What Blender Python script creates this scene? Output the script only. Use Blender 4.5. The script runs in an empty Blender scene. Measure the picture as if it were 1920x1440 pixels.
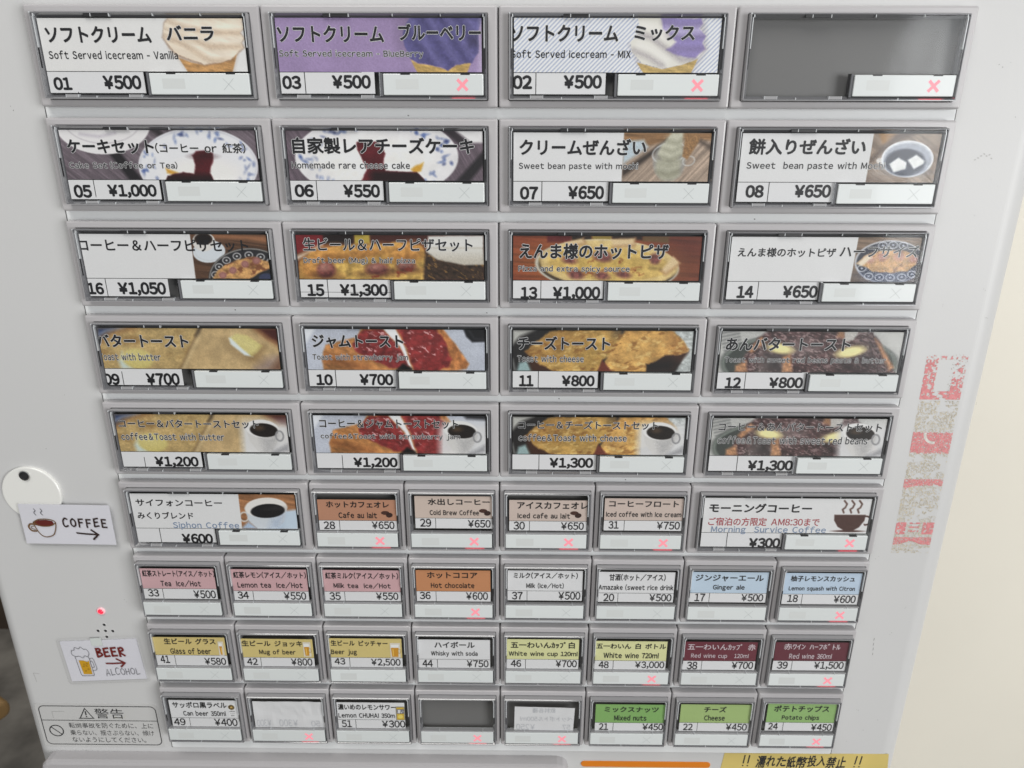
import bpy, bmesh, math, random
import numpy as np
from mathutils import Matrix, Vector

scene = bpy.context.scene
COL = scene.collection

# ------------------------------------------------------------------ camera, light, exposure
PANEL_TOP = 1.45            # height of the top edge of the first row of buttons above the floor (m)
PITCH = 44.563              # row pitch of the buttons (mm)

cam_d = bpy.data.cameras.new('camera')
cam = bpy.data.objects.new('camera', cam_d)
COL.objects.link(cam)
R = np.array([[0.99994695, -0.00308262, 0.00982851],
              [0.00614812, 0.94418012, -0.32937229],
              [-0.00826456, 0.32941524, 0.94414898]])
def p2w(v):                 # (right, down, into the panel) -> world axes
    return Vector((v[0], v[2], -v[1]))
xa, ya, za = p2w(R[0]), -p2w(R[1]), -p2w(R[2])
cpos = Vector((9.2325e-3, -330.918e-3, PANEL_TOP - 51.757e-3))
cam.matrix_world = Matrix(((xa.x, ya.x, za.x, cpos.x), (xa.y, ya.y, za.y, cpos.y),
                           (xa.z, ya.z, za.z, cpos.z), (0, 0, 0, 1)))
cam_d.sensor_width = 36.0
cam_d.lens = 36.0 * 1331.0 / 1920.0
cam_d.clip_start = 0.01
cam_d.clip_end = 50.0
cam_d.dof.use_dof = True
cam_d.dof.focus_distance = 0.335
cam_d.dof.aperture_fstop = 20.0
scene.camera = cam

world = bpy.data.worlds.new('World')
scene.world = world
world.use_nodes = True
wb = world.node_tree.nodes['Background']
wb.inputs[0].default_value = (0.93, 0.97, 1.0, 1)
wb.inputs[1].default_value = 0.22

def area(name, loc, target, sx, sy, power, color):
    d = bpy.data.lights.new(name, 'AREA')
    d.shape = 'RECTANGLE'; d.size = sx; d.size_y = sy; d.energy = power; d.color = color
    o = bpy.data.objects.new(name, d); COL.objects.link(o)
    o.location = loc
    o.rotation_euler = (Vector(target) - Vector(loc)).to_track_quat('-Z', 'Y').to_euler()
    return o
area('room_window_light', (2.45, -2.35, 1.25), (0.05, 0, 1.15), 1.5, 1.5, 80, (1.0, 0.998, 0.99))
area('tall_window_light', (1.10, -1.75, 1.36), (0.15, 0, 1.35), 0.15, 1.1, 2.3, (0.95, 0.98, 1.0))
area('ceiling_light', (-0.25, -0.85, 2.6), (0, 0, 1.3), 0.9, 0.9, 18, (1.0, 0.975, 0.94))
area('back_floor_fill', (-1.6, 1.0, 2.7), (-1.3, 1.0, 0), 0.9, 0.9, 12, (1.0, 0.96, 0.9))  # added fill lamp that brightens only the floor behind the machine
area('wall_fill', (2.2, -0.25, 1.4), (0.75, 0.4, 0.9), 0.8, 1.0, 2.8, (1.0, 0.99, 0.96))  # added fill lamp to brighten the wall, no window known there

scene.view_settings.view_transform = 'Standard'
scene.view_settings.look = 'None'
scene.view_settings.gamma = 1.0
scene.view_settings.use_curve_mapping = False
scene.view_settings.exposure = -0.16
scene.cycles.use_denoising = True
scene.cycles.max_bounces = 8
scene.cycles.transparent_max_bounces = 12
scene.cycles.caustics_reflective = False
scene.cycles.caustics_refractive = False

# ------------------------------------------------------------------ materials
def lin(c):
    c = np.asarray(c, float) / 255.0
    return np.where(c <= 0.04045, c / 12.92, ((c + 0.055) / 1.055) ** 2.4)
def alb(c):                 # printed colour (0-255) -> base colour of ink on paper
    c = np.asarray(c, float); c = c * .9 + c.mean(-1, keepdims=True) * .1
    return np.clip(lin(c) * 1.12, 0, 0.88)

def mat(name, color=(0.5, 0.5, 0.5), rough=0.5, metal=0.0, attr=False, bump=0.0, bscale=300.0, coat=0.0,
        emit=None, estr=1.0, spec=0.5, vary=0.0, vscale=8.0, each=0.0):
    m = bpy.data.materials.new(name); m.use_nodes = True
    nt = m.node_tree; b = nt.nodes['Principled BSDF']
    b.inputs['Base Color'].default_value = (*color, 1)
    b.inputs['Roughness'].default_value = rough
    b.inputs['Metallic'].default_value = metal
    b.inputs['Specular IOR Level'].default_value = spec
    if coat:
        b.inputs['Coat Weight'].default_value = coat
        b.inputs['Coat Roughness'].default_value = 0.05
    if emit:
        b.inputs['Emission Color'].default_value = (*emit, 1)
        b.inputs['Emission Strength'].default_value = estr
    if attr:
        a = nt.nodes.new('ShaderNodeAttribute'); a.attribute_name = 'Col'
        nt.links.new(a.outputs['Color'], b.inputs['Base Color'])
    if bump or vary:
        tc = nt.nodes.new('ShaderNodeTexCoord')
    if vary:
        n = nt.nodes.new('ShaderNodeTexNoise'); n.inputs['Scale'].default_value = vscale
        n.inputs['Detail'].default_value = 6
        nt.links.new(tc.outputs['Object'], n.inputs['Vector'])
        r = nt.nodes.new('ShaderNodeValToRGB')
        r.color_ramp.elements[0].position = 0.3; r.color_ramp.elements[1].position = 0.7
        r.color_ramp.elements[0].color = (*[c * (1 - vary) for c in color], 1)
        r.color_ramp.elements[1].color = (*[min(1, c * (1 + vary * 0.5)) for c in color], 1)
        nt.links.new(n.outputs['Fac'], r.inputs['Fac'])
        nt.links.new(r.outputs['Color'], b.inputs['Base Color'])
    if each:                                    # no two mouldings are quite the same shade
        oi = nt.nodes.new('ShaderNodeObjectInfo'); mr = nt.nodes.new('ShaderNodeMapRange')
        mr.inputs['To Min'].default_value = 1 - each; mr.inputs['To Max'].default_value = 1 + each
        hv = nt.nodes.new('ShaderNodeHueSaturation'); hv.inputs['Color'].default_value = (*color, 1)
        nt.links.new(oi.outputs['Random'], mr.inputs['Value']); nt.links.new(mr.outputs[0], hv.inputs['Value'])
        nt.links.new(hv.outputs[0], b.inputs['Base Color'])
    if bump:
        n2 = nt.nodes.new('ShaderNodeTexNoise'); n2.inputs['Scale'].default_value = bscale
        n2.inputs['Detail'].default_value = 3
        nt.links.new(tc.outputs['Object'], n2.inputs['Vector'])
        bp = nt.nodes.new('ShaderNodeBump'); bp.inputs['Strength'].default_value = bump
        bp.inputs['Distance'].default_value = 0.0004
        nt.links.new(n2.outputs['Fac'], bp.inputs['Height'])
        nt.links.new(bp.outputs['Normal'], b.inputs['Normal'])
    return m

def clear_mat(name, tint, wav=0.45, wscale=14.0, gloss=1.0, ior=1.5, rough=0.09):
    m = bpy.data.materials.new(name); m.use_nodes = True
    nt = m.node_tree; nt.nodes.clear()
    out = nt.nodes.new('ShaderNodeOutputMaterial')
    tr = nt.nodes.new('ShaderNodeBsdfTransparent'); tr.inputs[0].default_value = (*tint, 1)
    gl = nt.nodes.new('ShaderNodeBsdfGlossy'); gl.inputs['Roughness'].default_value = rough
    gl.inputs[0].default_value = (gloss, gloss, gloss, 1)
    lw = nt.nodes.new('ShaderNodeLayerWeight'); lw.inputs['Blend'].default_value = 0.5
    pw = nt.nodes.new('ShaderNodeMath'); pw.operation = 'POWER'; pw.inputs[1].default_value = 5.0
    fr = nt.nodes.new('ShaderNodeMath'); fr.operation = 'MULTIPLY_ADD'; fr.inputs[1].default_value = 0.9
    fr.inputs[2].default_value = ((ior - 1) / (ior + 1)) ** 2 * 0.95
    nt.links.new(lw.outputs['Facing'], pw.inputs[0]); nt.links.new(pw.outputs[0], fr.inputs[0])
    mx = nt.nodes.new('ShaderNodeMixShader')
    tc = nt.nodes.new('ShaderNodeTexCoord')
    n = nt.nodes.new('ShaderNodeTexNoise'); n.noise_dimensions = '4D'; n.inputs['Scale'].default_value = wscale
    oi = nt.nodes.new('ShaderNodeObjectInfo'); mm = nt.nodes.new('ShaderNodeMath'); mm.operation = 'MULTIPLY'; mm.inputs[1].default_value = 40
    nt.links.new(oi.outputs['Random'], mm.inputs[0]); nt.links.new(mm.outputs[0], n.inputs['W'])
    bp = nt.nodes.new('ShaderNodeBump'); bp.inputs['Strength'].default_value = wav; bp.inputs['Distance'].default_value = 0.004
    nt.links.new(tc.outputs['Object'], n.inputs['Vector'])
    nt.links.new(n.outputs['Fac'], bp.inputs['Height'])
    nt.links.new(bp.outputs['Normal'], gl.inputs['Normal'])
    nt.links.new(fr.outputs[0], mx.inputs[0]); nt.links.new(tr.outputs[0], mx.inputs[1]); nt.links.new(gl.outputs[0], mx.inputs[2])
    nt.links.new(mx.outputs[0], out.inputs[0])
    return m

M = {}
M['cabinet'] = mat('painted_steel', (0.60, 0.602, 0.602), 0.42, bump=0.06, bscale=900, vary=0.03, vscale=5)
M['panel'] = mat('white_panel', (0.79, 0.805, 0.81), 0.35, bump=0.03, bscale=700)
M['frame'] = mat('grey_frame_plastic', (0.47, 0.458, 0.467), 0.26, each=0.035, bump=0.05, bscale=1500)
M['back'] = mat('dark_button_floor', (0.165, 0.163, 0.16), 0.5, bump=0.05, bscale=120)
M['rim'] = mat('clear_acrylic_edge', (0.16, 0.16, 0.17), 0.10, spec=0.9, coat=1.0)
M['rimglint'] = mat('acrylic_edge_glint', (0.62, 0.64, 0.66), 0.12, coat=1.0)  # pale colour standing for highlights along the clear edges
M['black'] = mat('black_plastic', (0.03, 0.03, 0.032), 0.35)
M['clear'] = clear_mat('clear_cover_sheet', (0.96, 0.965, 0.97))
M['bar'] = mat('white_push_bar', (0.69, 0.725, 0.725), 0.28, each=0.03, coat=0.4)
M['barmark'] = mat('faint_grey_window', (0.635, 0.66, 0.655), 0.35, coat=0.3)
M['xoff'] = mat('unlit_cross', (0.46, 0.49, 0.49), 0.4)
M['xon'] = mat('lit_cross', (0.12, 0.05, 0.06), 0.4, emit=(1.0, 0.33, 0.39), estr=0.98)
M['print'] = mat('printed_paper', rough=0.5, attr=True, bump=0.05, bscale=500, coat=0.0)
M['led'] = mat('red_led_lens', (0.6, 0.02, 0.05), 0.2, emit=(1.0, 0.02, 0.06), estr=0.9, coat=0.5)
M['ledrim'] = mat('led_bezel', (0.85, 0.55, 0.58), 0.3, emit=(1.0, 0.25, 0.35), estr=0.25)
M['orange'] = mat('orange_strip', (0.72, 0.21, 0.01), 0.4)
M['disc'] = mat('white_disc_plastic', (0.80, 0.80, 0.77), 0.3, coat=0.3)
M['chrome'] = mat('bright_metal', (0.6, 0.6, 0.6), 0.2, metal=1.0)
M['laminate'] = clear_mat('laminate_film', (0.965, 0.965, 0.965), wav=0.02, wscale=30, ior=1.3, rough=.25)
M['ink'] = mat('painted_print', rough=0.55, attr=True)
M['tape'] = mat('yellow_tape', (0.66, 0.52, 0.17), 0.32, bump=0.2, bscale=60, vary=0.10, vscale=40)

# ------------------------------------------------------------------ mesh builder; units: mm right, mm down, mm out of the panel
class MB:
    def __init__(s):
        s.V = []; s.F = []; s.I = []; s.C = []; s.n = 0
    def add(s, v, faces, mi=0, col=(1, 1, 1)):
        v = np.asarray(v, float).reshape(-1, 3)
        s.V.append(v)
        c = np.asarray(col, float)
        if c.ndim == 1: c = np.tile(c, (len(v), 1))
        s.C.append(c)
        for f in faces: s.F.append([i + s.n for i in f])
        s.I += [mi] * len(faces)
        s.n += len(v)
        return s
    def rect(s, x0, y0, x1, y1, w, mi=0, col=(1, 1, 1)):
        return s.add([(x0, y0, w), (x0, y1, w), (x1, y1, w), (x1, y0, w)], [(0, 1, 2, 3)], mi, col)
    def poly(s, pts, w, mi=0, col=(1, 1, 1)):
        return s.add([(p[0], p[1], w) for p in pts], [list(range(len(pts)))], mi, col)
    def ellipse(s, cx, cy, rx, ry, w, mi=0, col=(1, 1, 1), ang=0.0, n=28):
        a = math.radians(ang); pts = []
        for k in range(n):
            t = 2 * math.pi * k / n
            x, y = rx * math.cos(t), ry * math.sin(t)
            pts.append((cx + x * math.cos(a) - y * math.sin(a), cy + x * math.sin(a) + y * math.cos(a)))
        return s.poly(pts, w, mi, col)
    def ring(s, cx, cy, r, wd, w, mi=0, col=(1, 1, 1), n=40, ry=None):
        ry = ry or r
        v = []; f = []
        for k in range(n):
            t = 2 * math.pi * k / n
            for q in (-.5, .5):
                v.append((cx + (r + q * wd) * math.cos(t), cy + (ry + q * wd) * math.sin(t), w))
        for k in range(n):
            j = (k + 1) % n
            f.append((2 * k, 2 * k + 1, 2 * j + 1, 2 * j))
        return s.add(v, f, mi, col)
    def box(s, x0, y0, x1, y1, w0, w1, mi=0, col=(1, 1, 1), bev=0.0, r=0.0):
        if bev <= 0:
            v = [(x, y, w) for w in (w0, w1) for (x, y) in ((x0, y0), (x0, y1), (x1, y1), (x1, y0))]
            return s.add(v, [(4, 5, 6, 7), (3, 2, 1, 0), (0, 1, 5, 4), (1, 2, 6, 5), (2, 3, 7, 6), (3, 0, 4, 7)], mi, col)
        r = max(r, bev)
        return s.loft([rr(x0, y0, x1, y1, r, w0), rr(x0, y0, x1, y1, r, w1 - bev), rr(x0, y0, x1, y1, r, w1 - bev * .3, bev * .3),
                       rr(x0, y0, x1, y1, r, w1, bev)], mi, col, cap=True)
    def loft(s, rings, mi=0, col=(1, 1, 1), cap=False):
        n = len(rings[0]); v = [p for r_ in rings for p in r_]; f = []
        for a in range(len(rings) - 1):
            for k in range(n):
                j = (k + 1) % n
                f.append((a * n + k, a * n + j, (a + 1) * n + j, (a + 1) * n + k))
        if cap: f.append(list(range((len(rings) - 1) * n, len(rings) * n)))
        return s.add(v, f, mi, col)
    def grid(s, P4, nx, ny, w, mi, cols):
        """P4 = four corners TL TR BR BL; cols (ny*nx,3)"""
        u = np.linspace(0, 1, nx); t = np.linspace(0, 1, ny); U, T = np.meshgrid(u, t)
        q = np.asarray(P4, float)
        xy = ((1 - U) * (1 - T))[..., None] * q[0] + (U * (1 - T))[..., None] * q[1] + (U * T)[..., None] * q[2] + ((1 - U) * T)[..., None] * q[3]
        v = np.concatenate([xy, np.full((ny, nx, 1), w)], 2).reshape(-1, 3)
        k = np.arange((ny - 1) * nx).reshape(ny - 1, nx)[:, :-1].ravel()
        f = np.stack([k, k + nx, k + nx + 1, k + 1], 1).tolist()
        return s.add(v, f, mi, cols)
    def stroke(s, pts, wd, w, mi=0, col=(1, 1, 1), smooth=False):
        p = np.asarray(pts, float)
        if smooth and len(p) > 2:
            q = np.vstack([2 * p[0] - p[1], p, 2 * p[-1] - p[-2]]); o = []
            for i in range(1, len(q) - 2):
                for t in np.linspace(0, 1, 6, endpoint=False):
                    o.append(0.5 * (2 * q[i] + (q[i + 1] - q[i - 1]) * t + (2 * q[i - 1] - 5 * q[i] + 4 * q[i + 1] - q[i + 2]) * t * t + (3 * q[i] - q[i - 1] - 3 * q[i + 1] + q[i + 2]) * t ** 3))
            p = np.array(o + [p[-1]])
        d = np.diff(p, axis=0); d /= np.linalg.norm(d, axis=1)[:, None] + 1e-9
        nv = np.stack([-d[:, 1], d[:, 0]], 1)
        a = np.vstack([nv[:1], nv]); b = np.vstack([nv, nv[-1:]])
        m = a + b; m /= np.linalg.norm(m, axis=1)[:, None] + 1e-9
        cosv = np.clip((m * b).sum(1), 0.5, 1)
        off = m * (wd / 2 / cosv)[:, None]
        p[0] -= d[0] * wd * .3; p[-1] += d[-1] * wd * .3
        v = []
        for i in range(len(p)):
            v.append((*(p[i] - off[i]), w)); v.append((*(p[i] + off[i]), w))
        f = [(2 * i, 2 * i + 1, 2 * i + 3, 2 * i + 2) for i in range(len(p) - 1)]
        return s.add(v, f, mi, col)
    def text(s, body, bb, w, mi=0, col=(0.012, 0.012, 0.014), bold=0.0, outline=0.0, ocol=(0.8, 0.8, 0.8), clip=None, rot=None):
        V, T = glyphs(body, bold)
        lo, hi = V.min(0), V.max(0)
        x0, y0, x1, y1 = bb
        def mp(A, ww):
            x = x0 + (A[:, 0] - lo[0]) / (hi[0] - lo[0]) * (x1 - x0)
            y = y1 + (A[:, 1] - lo[1]) / (hi[1] - lo[1]) * (y0 - y1)
            return np.stack([x, y, ww + A[:, 2]], 1)
        for off, c, dw in ([(outline, ocol, 0.0)] if outline else []) + [(None, col, 0.03)]:
            A, TT = (V, T) if off is None else glyphs(body, bold + off)
            P = mp(A, w + dw); F = TT
            if clip:
                P, F = clip_x(P, F, *clip)
            if rot: P = rot(P)
            if len(F): s.add(P, F, mi, c)
        return s
    def build(s, name, mats, parent=None, loc=None, smooth=False, recalc=False, disp=None):
        V = np.concatenate(s.V); C = np.concatenate(s.C)
        if disp is not None: V = V.copy(); V[:, 2] += disp(V[:, 0], V[:, 1])
        me = bpy.data.meshes.new(name)
        W = np.stack([V[:, 0], -V[:, 2], -V[:, 1]], 1) / 1000.0
        nl = np.array([len(f) for f in s.F], dtype=np.int32)
        me.vertices.add(len(W)); me.vertices.foreach_set('co', W.astype(np.float32).ravel())
        me.loops.add(int(nl.sum())); me.polygons.add(len(nl))
        flat = np.fromiter((i for f in s.F for i in f), dtype=np.int32, count=int(nl.sum()))
        me.loops.foreach_set('vertex_index', flat)
        st = np.concatenate([[0], np.cumsum(nl)[:-1]]).astype(np.int32)
        me.polygons.foreach_set('loop_start', st)
        me.polygons.foreach_set('material_index', np.array(s.I, dtype=np.int32))
        ca = me.color_attributes.new('Col', 'FLOAT_COLOR', 'POINT')
        ca.data.foreach_set('color', np.concatenate([C, np.ones((len(C), 1))], 1).astype(np.float32).ravel())
        me.update(calc_edges=True); me.validate()
        if recalc:
            bm = bmesh.new(); bm.from_mesh(me); bmesh.ops.recalc_face_normals(bm, faces=bm.faces); bm.to_mesh(me); bm.free()
        me.polygons.foreach_set('use_smooth', np.full(len(me.polygons), bool(smooth)))
        for m in mats: me.materials.append(M[m] if isinstance(m, str) else m)
        o = bpy.data.objects.new(name, me); COL.objects.link(o)
        if parent: o.parent = parent
        if loc: o.location = loc
        return o

def rr(x0, y0, x1, y1, r, w, inset=0.0, n=4):
    x0 += inset; y0 += inset; x1 -= inset; y1 -= inset
    r = max(r - inset, 0.05); pts = []
    for cx, cy, a0 in ((x1 - r, y0 + r, -90), (x1 - r, y1 - r, 0), (x0 + r, y1 - r, 90), (x0 + r, y0 + r, 180)):
        for k in range(n):
            a = math.radians(a0 + 90 * k / (n - 1))
            pts.append((cx + r * math.cos(a), cy + r * math.sin(a), w))
    return pts

_gc = {}
def raw_glyphs(body, bold):
    c = bpy.data.curves.new('glyphs', 'FONT'); c.body = body; c.offset = bold; c.resolution_u = 3
    o = bpy.data.objects.new('glyphs', c); COL.objects.link(o)
    dg = bpy.context.evaluated_depsgraph_get(); dg.update()
    ev = o.evaluated_get(dg); me = ev.to_mesh(); me.calc_loop_triangles()
    V = np.empty(len(me.vertices) * 3, np.float32); me.vertices.foreach_get('co', V); V = V.reshape(-1, 3).astype(float); V[:, 2] = 0
    T = np.empty(len(me.loop_triangles) * 3, np.int32); me.loop_triangles.foreach_get('vertices', T); T = T.reshape(-1, 3)
    ev.to_mesh_clear(); bpy.data.objects.remove(o); bpy.data.curves.remove(c)
    return V, T
def bars(rects, g):
    V = []; T = []
    for x0, y0, x1, y1 in rects:
        n = len(V); V += [(x0 - g, y0 - g, 0), (x1 + g, y0 - g, 0), (x1 + g, y1 + g, 0), (x0 - g, y1 + g, 0)]; T += [(n, n + 1, n + 2), (n, n + 2, n + 3)]
    return np.array(V, float), np.array(T, np.int32)
PLAIN = {'l': [(.46, 0, .54, .77)], 'I': [(.455, 0, .545, .733)], 'i': [(.46, 0, .54, .54), (.452, .66, .548, .755)], '-': [(.33, .28, .67, .35)]}
def glyph(ch, bold):
    key = (ch, round(bold, 4))
    if key not in _gc:
        if ch in PLAIN: _gc[key] = bars(PLAIN[ch], bold)
        elif abs(bold) > .003:                  # thicker strokes and outlines by overprinting
            V, T = glyph(ch, 0.0); Vs = [V]; Ts = [T]; m = 6
            for q in range(m):
                a = (q + .5) * 2 * math.pi / m
                Vs.append(V + np.array([math.cos(a), math.sin(a), 0]) * bold + np.array([0, 0, .0015 * (q + 1)])); Ts.append(T + len(V) * (q + 1))
            _gc[key] = (np.concatenate(Vs), np.concatenate(Ts))
        else: _gc[key] = raw_glyphs(ch, 0.0)
    return _gc[key]
def glyphs(body, bold):
    """sets a line of gothic lettering: kana and kanji on the em square, Latin letters and figures proportionally"""
    Vs = []; Ts = []; n = 0; x = 0.0
    for ch in body:
        oc = ord(ch)
        if ch == ' ': x += 0.46; continue
        if ch == '　': x += 1.0; continue
        if oc == 0xA5 or 0x21 <= oc <= 0x7E:
            g = '￥' if oc == 0xA5 else ch if ch in PLAIN else chr(oc + 0xFEE0)
            V0, _ = glyph(g, 0.0); V, T = glyph(g, bold)
            wd = V0[:, 0].max() - V0[:, 0].min(); left = V0[:, 0].min()
            if ch.isdigit(): adv = 0.60; sh_ = (adv - wd) / 2 - left
            elif ch in '.,': adv = 0.30; sh_ = 0.06 - left
            else: adv = wd + 0.15; sh_ = 0.075 - left
        else:
            V, T = glyph(ch, bold); sh_ = 0.0
            adv = 0.5 if 0xFF61 <= oc <= 0xFF9F else 1.0
            if ch in '（）': adv = 0.62; sh_ = -0.36 if ch == '（' else -0.02
        Vs.append(V + np.array([x + sh_, 0, 0])); Ts.append(T + n); n += len(V); x += adv
    return np.concatenate(Vs), np.concatenate(Ts).tolist()

def clip_x(P, F, xa, xb):
    P = [tuple(p) for p in P]; out = []
    for f in F:
        poly = [P[i] for i in f]
        for lim, sg in ((xa, 1), (xb, -1)):
            new = []
            for i in range(len(poly)):
                a, b = poly[i], poly[(i + 1) % len(poly)]
                ia, ib = (a[0] - lim) * sg >= 0, (b[0] - lim) * sg >= 0
                if ia: new.append(a)
                if ia != ib:
                    t = (lim - a[0]) / (b[0] - a[0])
                    new.append((lim, a[1] + t * (b[1] - a[1]), a[2]))
            poly = new
            if len(poly) < 3: break
        if len(poly) >= 3: out.append(poly)
    V = []; FF = []
    for poly in out:
        FF.append(list(range(len(V), len(V) + len(poly)))); V += poly
    return np.array(V).reshape(-1, 3), FF

# ------------------------------------------------------------------ drawing of the printed pictures
_rng = np.random.RandomState(7)
_tab = _rng.rand(64, 64)
def vnoise(x, y):
    xi = np.floor(x).astype(int); yi = np.floor(y).astype(int); fx = x - xi; fy = y - yi
    fx = fx * fx * (3 - 2 * fx); fy = fy * fy * (3 - 2 * fy)
    g = lambda a, b: _tab[a % 64, b % 64]
    return (g(xi, yi) * (1 - fx) + g(xi + 1, yi) * fx) * (1 - fy) + (g(xi, yi + 1) * (1 - fx) + g(xi + 1, yi + 1) * fx) * fy
def fbm(x, y, o=4):
    s = 0; a = 0.5; t = 0
    for k in range(o):
        s = s + a * vnoise(x * 2 ** k + 13.7 * k, y * 2 ** k + 5.3 * k); t += a; a *= 0.55
    return s / t
class Pic:
    def __init__(s, quad, nx, ny, bg):
        q = np.asarray(quad, float)
        U, T = np.meshgrid(np.linspace(0, 1, nx), np.linspace(0, 1, ny))
        xy = ((1 - U) * (1 - T))[..., None] * q[0] + (U * (1 - T))[..., None] * q[1] + (U * T)[..., None] * q[2] + ((1 - U) * T)[..., None] * q[3]
        s.X, s.Y = xy[..., 0], xy[..., 1]
        s.s = abs(q[1][0] - q[0][0]) / nx
        s.I = np.ones((ny, nx, 3)) * np.asarray(bg, float); s.nx, s.ny = nx, ny
    def n(s, sx, sy=None, seed=0, ang=0, o=4):
        sy = sy or sx; a = math.radians(ang)
        x = s.X * math.cos(a) + s.Y * math.sin(a); y = -s.X * math.sin(a) + s.Y * math.cos(a)
        return fbm(x / sx + seed * 7.1, y / sy + seed * 3.3, o)
    def mix(s, col, m):
        m = np.clip(m, 0, 1)[..., None]; s.I = s.I * (1 - m) + np.asarray(col, float) * m; return s
    def mul(s, f, m=None):
        f = np.asarray(f)
        if f.ndim == 2: f = f[..., None]
        if m is not None: f = 1 + (f - 1) * np.clip(m, 0, 1)[..., None]
        s.I = s.I * f; return s
    def ell(s, cx, cy, rx, ry, ang=0, soft=1.5, warp=0, ws=60):
        a = math.radians(ang); dx, dy = s.X - cx, s.Y - cy
        x = dx * math.cos(a) + dy * math.sin(a); y = -dx * math.sin(a) + dy * math.cos(a)
        r = np.sqrt((x / rx) ** 2 + (y / ry) ** 2)
        if warp: r = r + (s.n(ws, seed=cx % 9) - .5) * warp
        return np.clip((1 - r) * min(rx, ry) / (soft * s.s) + .5, 0, 1)
    def rng(s, cx, cy, rx, ry, wd, ang=0):
        return s.ell(cx, cy, rx + wd / 2, ry + wd / 2, ang) - s.ell(cx, cy, rx - wd / 2, ry - wd / 2, ang)
    def pol(s, pts, soft=1.5, warp=0, ws=50):
        X, Y = s.X, s.Y
        if warp:
            X = X + (s.n(ws, seed=3) - .5) * 2 * warp; Y = Y + (s.n(ws, seed=5) - .5) * 2 * warp
        ins = np.zeros(X.shape, bool); D = np.full(X.shape, 1e9)
        for i in range(len(pts)):
            (xa, ya), (xb, yb) = pts[i], pts[(i + 1) % len(pts)]
            if ya != yb:
                c = ((ya > Y) != (yb > Y)) & (X < (xb - xa) * (Y - ya) / (yb - ya) + xa); ins ^= c
            L = (xb - xa) ** 2 + (yb - ya) ** 2 + 1e-9
            t = np.clip(((X - xa) * (xb - xa) + (Y - ya) * (yb - ya)) / L, 0, 1)
            D = np.minimum(D, np.hypot(X - xa - t * (xb - xa), Y - ya - t * (yb - ya)))
        return np.clip(np.where(ins, D, -D) / (soft * s.s) + .5, 0, 1)
    def line(s, pts, wd, soft=1.2):
        D = np.full(s.X.shape, 1e9)
        for (xa, ya), (xb, yb) in zip(pts[:-1], pts[1:]):
            L = (xb - xa) ** 2 + (yb - ya) ** 2 + 1e-9
            t = np.clip(((s.X - xa) * (xb - xa) + (s.Y - ya) * (yb - ya)) / L, 0, 1)
            D = np.minimum(D, np.hypot(s.X - xa - t * (xb - xa), s.Y - ya - t * (yb - ya)))
        return np.clip((wd / 2 - D) / (soft * s.s) + .5, 0, 1)
    def out(s):
        g = s.n(6, 6, 21, 0, 2) - .5; I = np.clip(s.I * (1 + g[..., None] * np.where(s.I.mean(-1, keepdims=True) > 200, .02, .14)), 0, 255)
        L = I.mean(-1, keepdims=True); I = np.clip(L + (I - L) * .91, 0, 255)
        return alb(255 * np.where(I < 205, (I / 205) ** 1.18 * 205, I) / 255).reshape(-1, 3)

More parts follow.
